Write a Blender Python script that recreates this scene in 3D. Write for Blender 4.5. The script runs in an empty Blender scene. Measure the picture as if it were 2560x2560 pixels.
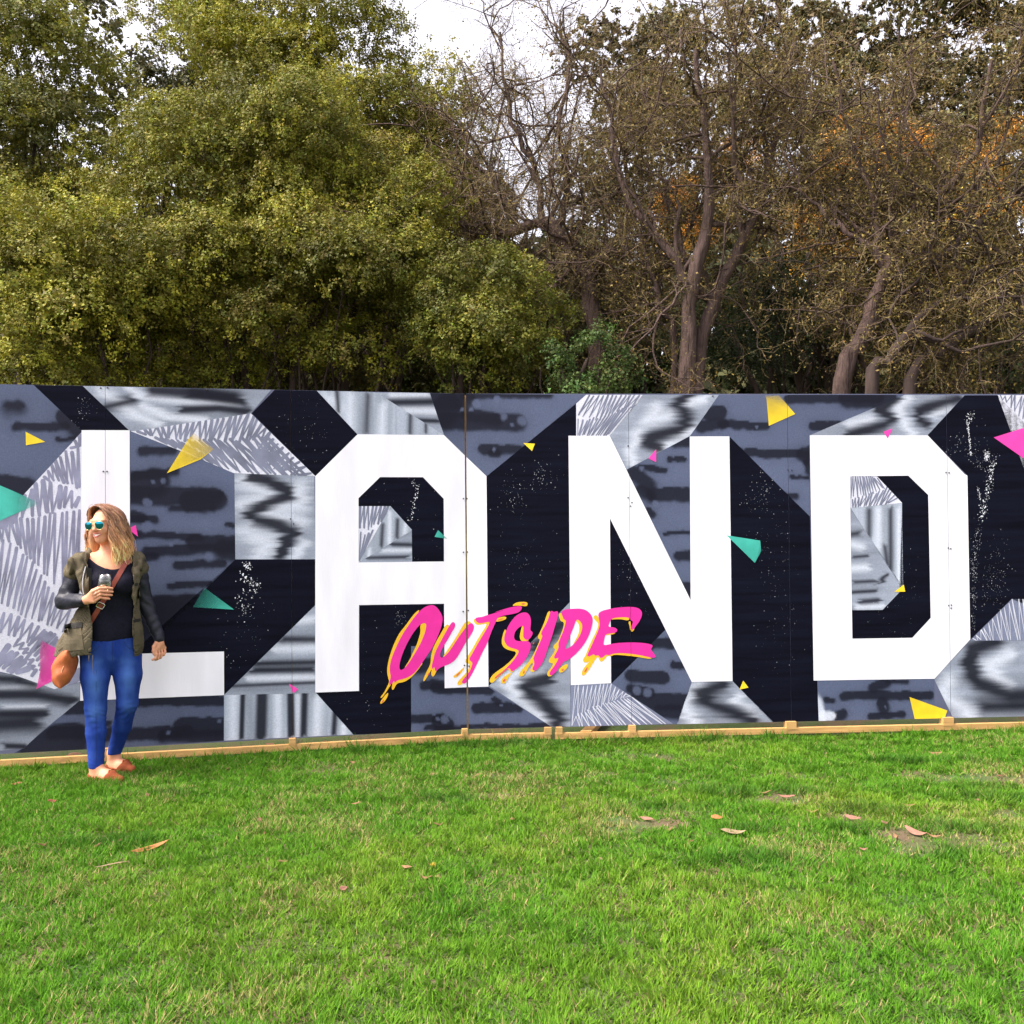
import bpy, math, random
import numpy as np
from mathutils import Vector, Matrix
from mathutils.geometry import tessellate_polygon, delaunay_2d_cdt

scene = bpy.context.scene
R = math.radians

# ------------------------------------------------------------------ camera
CAM_H = 1.58
pitch, roll = math.atan(32 / 2265.0), 0.0085
cam_d = bpy.data.cameras.new('camera'); cam = bpy.data.objects.new('camera', cam_d)
scene.collection.objects.link(cam); scene.camera = cam
cam_d.sensor_width = 36; cam_d.lens = 36 * 2265 / 2560; cam_d.clip_start = 0.05; cam_d.clip_end = 600
fwv = Vector((0, math.cos(pitch), math.sin(pitch))); rt0 = Vector((1, 0, 0)); up0 = rt0.cross(fwv)
rtv = math.cos(roll) * rt0 - math.sin(roll) * up0; upv = math.sin(roll) * rt0 + math.cos(roll) * up0
cam.matrix_world = Matrix(((rtv.x, upv.x, -fwv.x, 0), (rtv.y, upv.y, -fwv.y, 0), (rtv.z, upv.z, -fwv.z, CAM_H), (0, 0, 0, 1)))

# ------------------------------------------------------------------ sky and sun (bright overcast, late afternoon)
SUN_EL, SUN_AZ = R(56), R(-108)          # azimuth clockwise from +Y: a veiled sun high on the left, soft shadows
world = bpy.data.worlds.new('World'); scene.world = world; world.use_nodes = True
wn, wl = world.node_tree.nodes, world.node_tree.links
sky = wn.new('ShaderNodeTexSky'); sky.sky_type = 'NISHITA'; sky.sun_disc = False
sky.sun_elevation = SUN_EL; sky.sun_rotation = SUN_AZ; sky.air_density = 1.0; sky.dust_density = 4.0; sky.ozone_density = 1.0
hs = wn.new('ShaderNodeHueSaturation'); hs.inputs['Saturation'].default_value = 0.22; hs.inputs['Value'].default_value = 1.0
tint = wn.new('ShaderNodeMix'); tint.data_type = 'RGBA'; tint.blend_type = 'MULTIPLY'; tint.inputs[0].default_value = 1.0; tint.inputs[7].default_value = (1.04, .985, 1.03, 1)   # thin high cloud
wl.new(sky.outputs[0], hs.inputs['Color']); wl.new(hs.outputs[0], tint.inputs[6]); wl.new(tint.outputs[2], wn['Background'].inputs['Color'])
wn['Background'].inputs['Strength'].default_value = 0.15
sun_d = bpy.data.lights.new('sun', 'SUN'); sun = bpy.data.objects.new('sun', sun_d); scene.collection.objects.link(sun)
sun_d.energy = 2.1; sun_d.angle = R(20); sun_d.color = (1.0, 0.91, 0.78)
sdir = Vector((math.sin(SUN_AZ) * math.cos(SUN_EL), math.cos(SUN_AZ) * math.cos(SUN_EL), math.sin(SUN_EL)))
sun.rotation_euler = (-sdir).to_track_quat('-Z', 'Y').to_euler()
sun.location = sdir * 30
vs = scene.view_settings; vs.view_transform = 'Standard'; vs.look = 'None'; vs.exposure = 1.66; vs.gamma = 1.0; vs.use_curve_mapping = False
scene.cycles.max_bounces = 14; scene.cycles.transmission_bounces = 14; scene.cycles.transparent_max_bounces = 8
scene.cycles.use_denoising = True

# ------------------------------------------------------------------ helpers
rng = np.random.default_rng(11); random.seed(5)
COL = scene.collection
def link(o, parent=None):
    COL.objects.link(o)
    if parent is not None: o.parent = parent
    return o
def tag(o, label=None, category=None, group=None, kind=None):
    if label: o['label'] = label
    if category: o['category'] = category
    if group: o['group'] = group
    if kind: o['kind'] = kind
    return o
def thing(name, label, category, loc=(0, 0, 0), rz=0.0, group=None):
    o = bpy.data.objects.new(name, None); o.empty_display_size = 0.1; o.location = loc; o.rotation_euler = (0, 0, rz)
    return tag(link(o), label, category, group)
def npmesh(name, V, F, mat=None, parent=None, color=None, smooth=False):
    """V (n,3); F array (m,k) or list of tuples; color (n,3) per vertex"""
    me = bpy.data.meshes.new(name)
    V = np.asarray(V, np.float32)
    me.vertices.add(len(V)); me.vertices.foreach_set('co', V.ravel())
    if isinstance(F, np.ndarray) and F.ndim == 2:
        cnt = np.full(len(F), F.shape[1], np.int32); flat = F.astype(np.int32).ravel()
    else:
        cnt = np.array([len(f) for f in F], np.int32); flat = np.array([i for f in F for i in f], np.int32)
    me.loops.add(len(flat)); me.loops.foreach_set('vertex_index', flat)
    me.polygons.add(len(cnt))
    st = np.zeros(len(cnt), np.int32)
    if len(cnt) > 1: st[1:] = np.cumsum(cnt)[:-1]
    me.polygons.foreach_set('loop_start', st)
    me.polygons.foreach_set('use_smooth', np.full(len(cnt), bool(smooth)))
    if color is not None:
        at = me.color_attributes.new('col', 'FLOAT_COLOR', 'POINT')
        c = np.ones((len(V), 4), np.float32); c[:, :3] = color
        at.data.foreach_set('color', c.ravel())
    me.update(calc_edges=True); me.validate()
    if mat: me.materials.append(mat)
    o = bpy.data.objects.new(name, me)
    return link(o, parent)
class MB:
    """collects solid bits into one mesh"""
    def __init__(s): s.v = []; s.f = []
    def box(s, c, d, rot=None):
        b = len(s.v); M = rot or Matrix.Identity(3)
        for sx in (-.5, .5):
            for sy in (-.5, .5):
                for sz in (-.5, .5): s.v.append(tuple(Vector(c) + M @ Vector((sx * d[0], sy * d[1], sz * d[2]))))
        s.f += [tuple(b + i for i in q) for q in ((0, 1, 3, 2), (4, 6, 7, 5), (0, 4, 5, 1), (2, 3, 7, 6), (0, 2, 6, 4), (1, 5, 7, 3))]
    def build(s, name, mat, parent=None, smooth=False, color=None): return npmesh(name, np.array(s.v), s.f, mat, parent, color, smooth)
def tubes(paths):
    """paths: list of (points (k,3), radii (k,), sides) -> V, F(quads+caps as list of arrays)"""
    Vs, Fs, base = [], [], 0
    for P, rad, n in paths:
        P = np.asarray(P, float); k = len(P); rad = np.asarray(rad, float)
        T = np.gradient(P, axis=0); T /= np.linalg.norm(T, axis=1)[:, None] + 1e-9
        ref = np.array([0.31, 0.95, 0.05]) if abs(T[0, 1]) < .8 else np.array([0.95, 0.1, 0.3])
        A = np.cross(T, ref); A /= np.linalg.norm(A, axis=1)[:, None] + 1e-9; B = np.cross(T, A)
        ang = np.arange(n) * 2 * np.pi / n
        ring = P[:, None, :] + rad[:, None, None] * (np.cos(ang)[None, :, None] * A[:, None, :] + np.sin(ang)[None, :, None] * B[:, None, :])
        Vs.append(ring.reshape(-1, 3))
        i = np.arange(k - 1)[:, None] * n; j = np.arange(n)[None, :]; j2 = (j + 1) % n
        Fs.append(np.stack([base + i + j, base + i + j2, base + i + n + j2, base + i + n + j], -1).reshape(-1, 4))
        base += k * n
    return np.concatenate(Vs), np.concatenate(Fs)
def smooth_path(pts, n, jit=0.0, rg=None):
    pts = np.asarray(pts, float)
    P = np.vstack([2 * pts[0] - pts[1], pts, 2 * pts[-1] - pts[-2]])
    out = []
    m = len(pts) - 1
    for s in np.linspace(0, m - 1e-6, n):
        i = int(s); t = s - i
        p0, p1, p2, p3 = P[i], P[i + 1], P[i + 2], P[i + 3]
        out.append(.5 * (2 * p1 + (p2 - p0) * t + (2 * p0 - 5 * p1 + 4 * p2 - p3) * t * t + (3 * p1 - p0 - 3 * p2 + p3) * t ** 3))
    out = np.array(out)
    if jit and rg is not None: out[1:-1] += rg.normal(0, jit, out[1:-1].shape)
    return out
def vnoise(p, seed=0):
    """smooth value noise on (n,3) points, 0..1"""
    p = np.asarray(p, float); i = np.floor(p).astype(np.int64); f = p - i; f = f * f * (3 - 2 * f)
    def h(x, y, z):
        n = (x * 374761393 + y * 668265263 + z * 2147483647 + seed * 974711) & 0x7fffffff
        n = ((n ^ (n >> 13)) * 1274126177) & 0x7fffffff
        return ((n ^ (n >> 16)) & 0xffff) / 65535.0
    x, y, z = i[:, 0], i[:, 1], i[:, 2]; r = 0
    for dx in (0, 1):
        for dy in (0, 1):
            for dz in (0, 1):
                w = (f[:, 0] if dx else 1 - f[:, 0]) * (f[:, 1] if dy else 1 - f[:, 1]) * (f[:, 2] if dz else 1 - f[:, 2])
                r = r + w * h(x + dx, y + dy, z + dz)
    return r
def fbm(p, seed=0, octs=3):
    p = np.asarray(p, float); r, a, t = 0, 1.0, 0
    for o in range(octs): r = r + a * vnoise(p * 2 ** o, seed + o); t += a; a *= .5
    return r / t

# ------------------------------------------------------------------ materials
def material(name, color=(.5, .5, .5), rough=.7, attr=False, noise=0.0, nscale=20.0, stretch=(1, 1, 1), bump=0.0, bscale=60.0, bstretch=None,
             metal=0.0, spec=.3, translucent=0.0, color2=None, coat=0.0, bdist=.01):
    m = bpy.data.materials.new(name); m.use_nodes = True
    N, L = m.node_tree.nodes, m.node_tree.links; b = N['Principled BSDF']
    b.inputs['Roughness'].default_value = rough; b.inputs['Metallic'].default_value = metal
    b.inputs['Specular IOR Level'].default_value = spec
    if coat: b.inputs['Coat Weight'].default_value = coat; b.inputs['Coat Roughness'].default_value = .15
    tc = N.new('ShaderNodeTexCoord')
    if attr:
        c = N.new('ShaderNodeAttribute'); c.attribute_name = 'col'; cs = c.outputs['Color']
    else:
        c = N.new('ShaderNodeRGB'); c.outputs[0].default_value = (*color, 1); cs = c.outputs[0]
    if noise:
        mp = N.new('ShaderNodeMapping'); mp.inputs['Scale'].default_value = stretch; L.new(tc.outputs['Object'], mp.inputs[0])
        nt = N.new('ShaderNodeTexNoise'); nt.inputs['Scale'].default_value = nscale; nt.inputs['Detail'].default_value = 5; L.new(mp.outputs[0], nt.inputs['Vector'])
        if color2 is not None:
            mx = N.new('ShaderNodeMix'); mx.data_type = 'RGBA'
            rp = N.new('ShaderNodeMapRange'); rp.inputs[1].default_value = .5 - .5 * (1.01 - noise); rp.inputs[2].default_value = .5 + .5 * (1.01 - noise)
            L.new(nt.outputs['Fac'], rp.inputs[0]); L.new(rp.outputs[0], mx.inputs[0]); L.new(cs, mx.inputs[6]); mx.inputs[7].default_value = (*color2, 1); cs = mx.outputs[2]
        else:
            rp = N.new('ShaderNodeMapRange'); rp.inputs[1].default_value = .25; rp.inputs[2].default_value = .75
            rp.inputs[3].default_value = 1 - noise; rp.inputs[4].default_value = 1 + noise; L.new(nt.outputs['Fac'], rp.inputs[0])
            mx = N.new('ShaderNodeVectorMath'); mx.operation = 'SCALE'; L.new(cs, mx.inputs[0]); L.new(rp.outputs[0], mx.inputs['Scale']); cs = mx.outputs[0]
    L.new(cs, b.inputs['Base Color'])
    if bump:
        mp2 = N.new('ShaderNodeMapping'); mp2.inputs['Scale'].default_value = bstretch or stretch; L.new(tc.outputs['Object'], mp2.inputs[0])
        n2 = N.new('ShaderNodeTexNoise'); n2.inputs['Scale'].default_value = bscale; n2.inputs['Detail'].default_value = 4; L.new(mp2.outputs[0], n2.inputs['Vector'])
        bp = N.new('ShaderNodeBump'); bp.inputs['Strength'].default_value = bump; bp.inputs['Distance'].default_value = bdist
        L.new(n2.outputs['Fac'], bp.inputs['Height']); L.new(bp.outputs[0], b.inputs['Normal'])
    if translucent:
        tr = N.new('ShaderNodeBsdfTranslucent'); L.new(cs, tr.inputs['Color']); ms = N.new('ShaderNodeMixShader'); ms.inputs[0].default_value = translucent
        L.new(b.outputs[0], ms.inputs[1]); L.new(tr.outputs[0], ms.inputs[2]); L.new(ms.outputs[0], N['Material Output'].inputs['Surface'])
    return m

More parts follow.
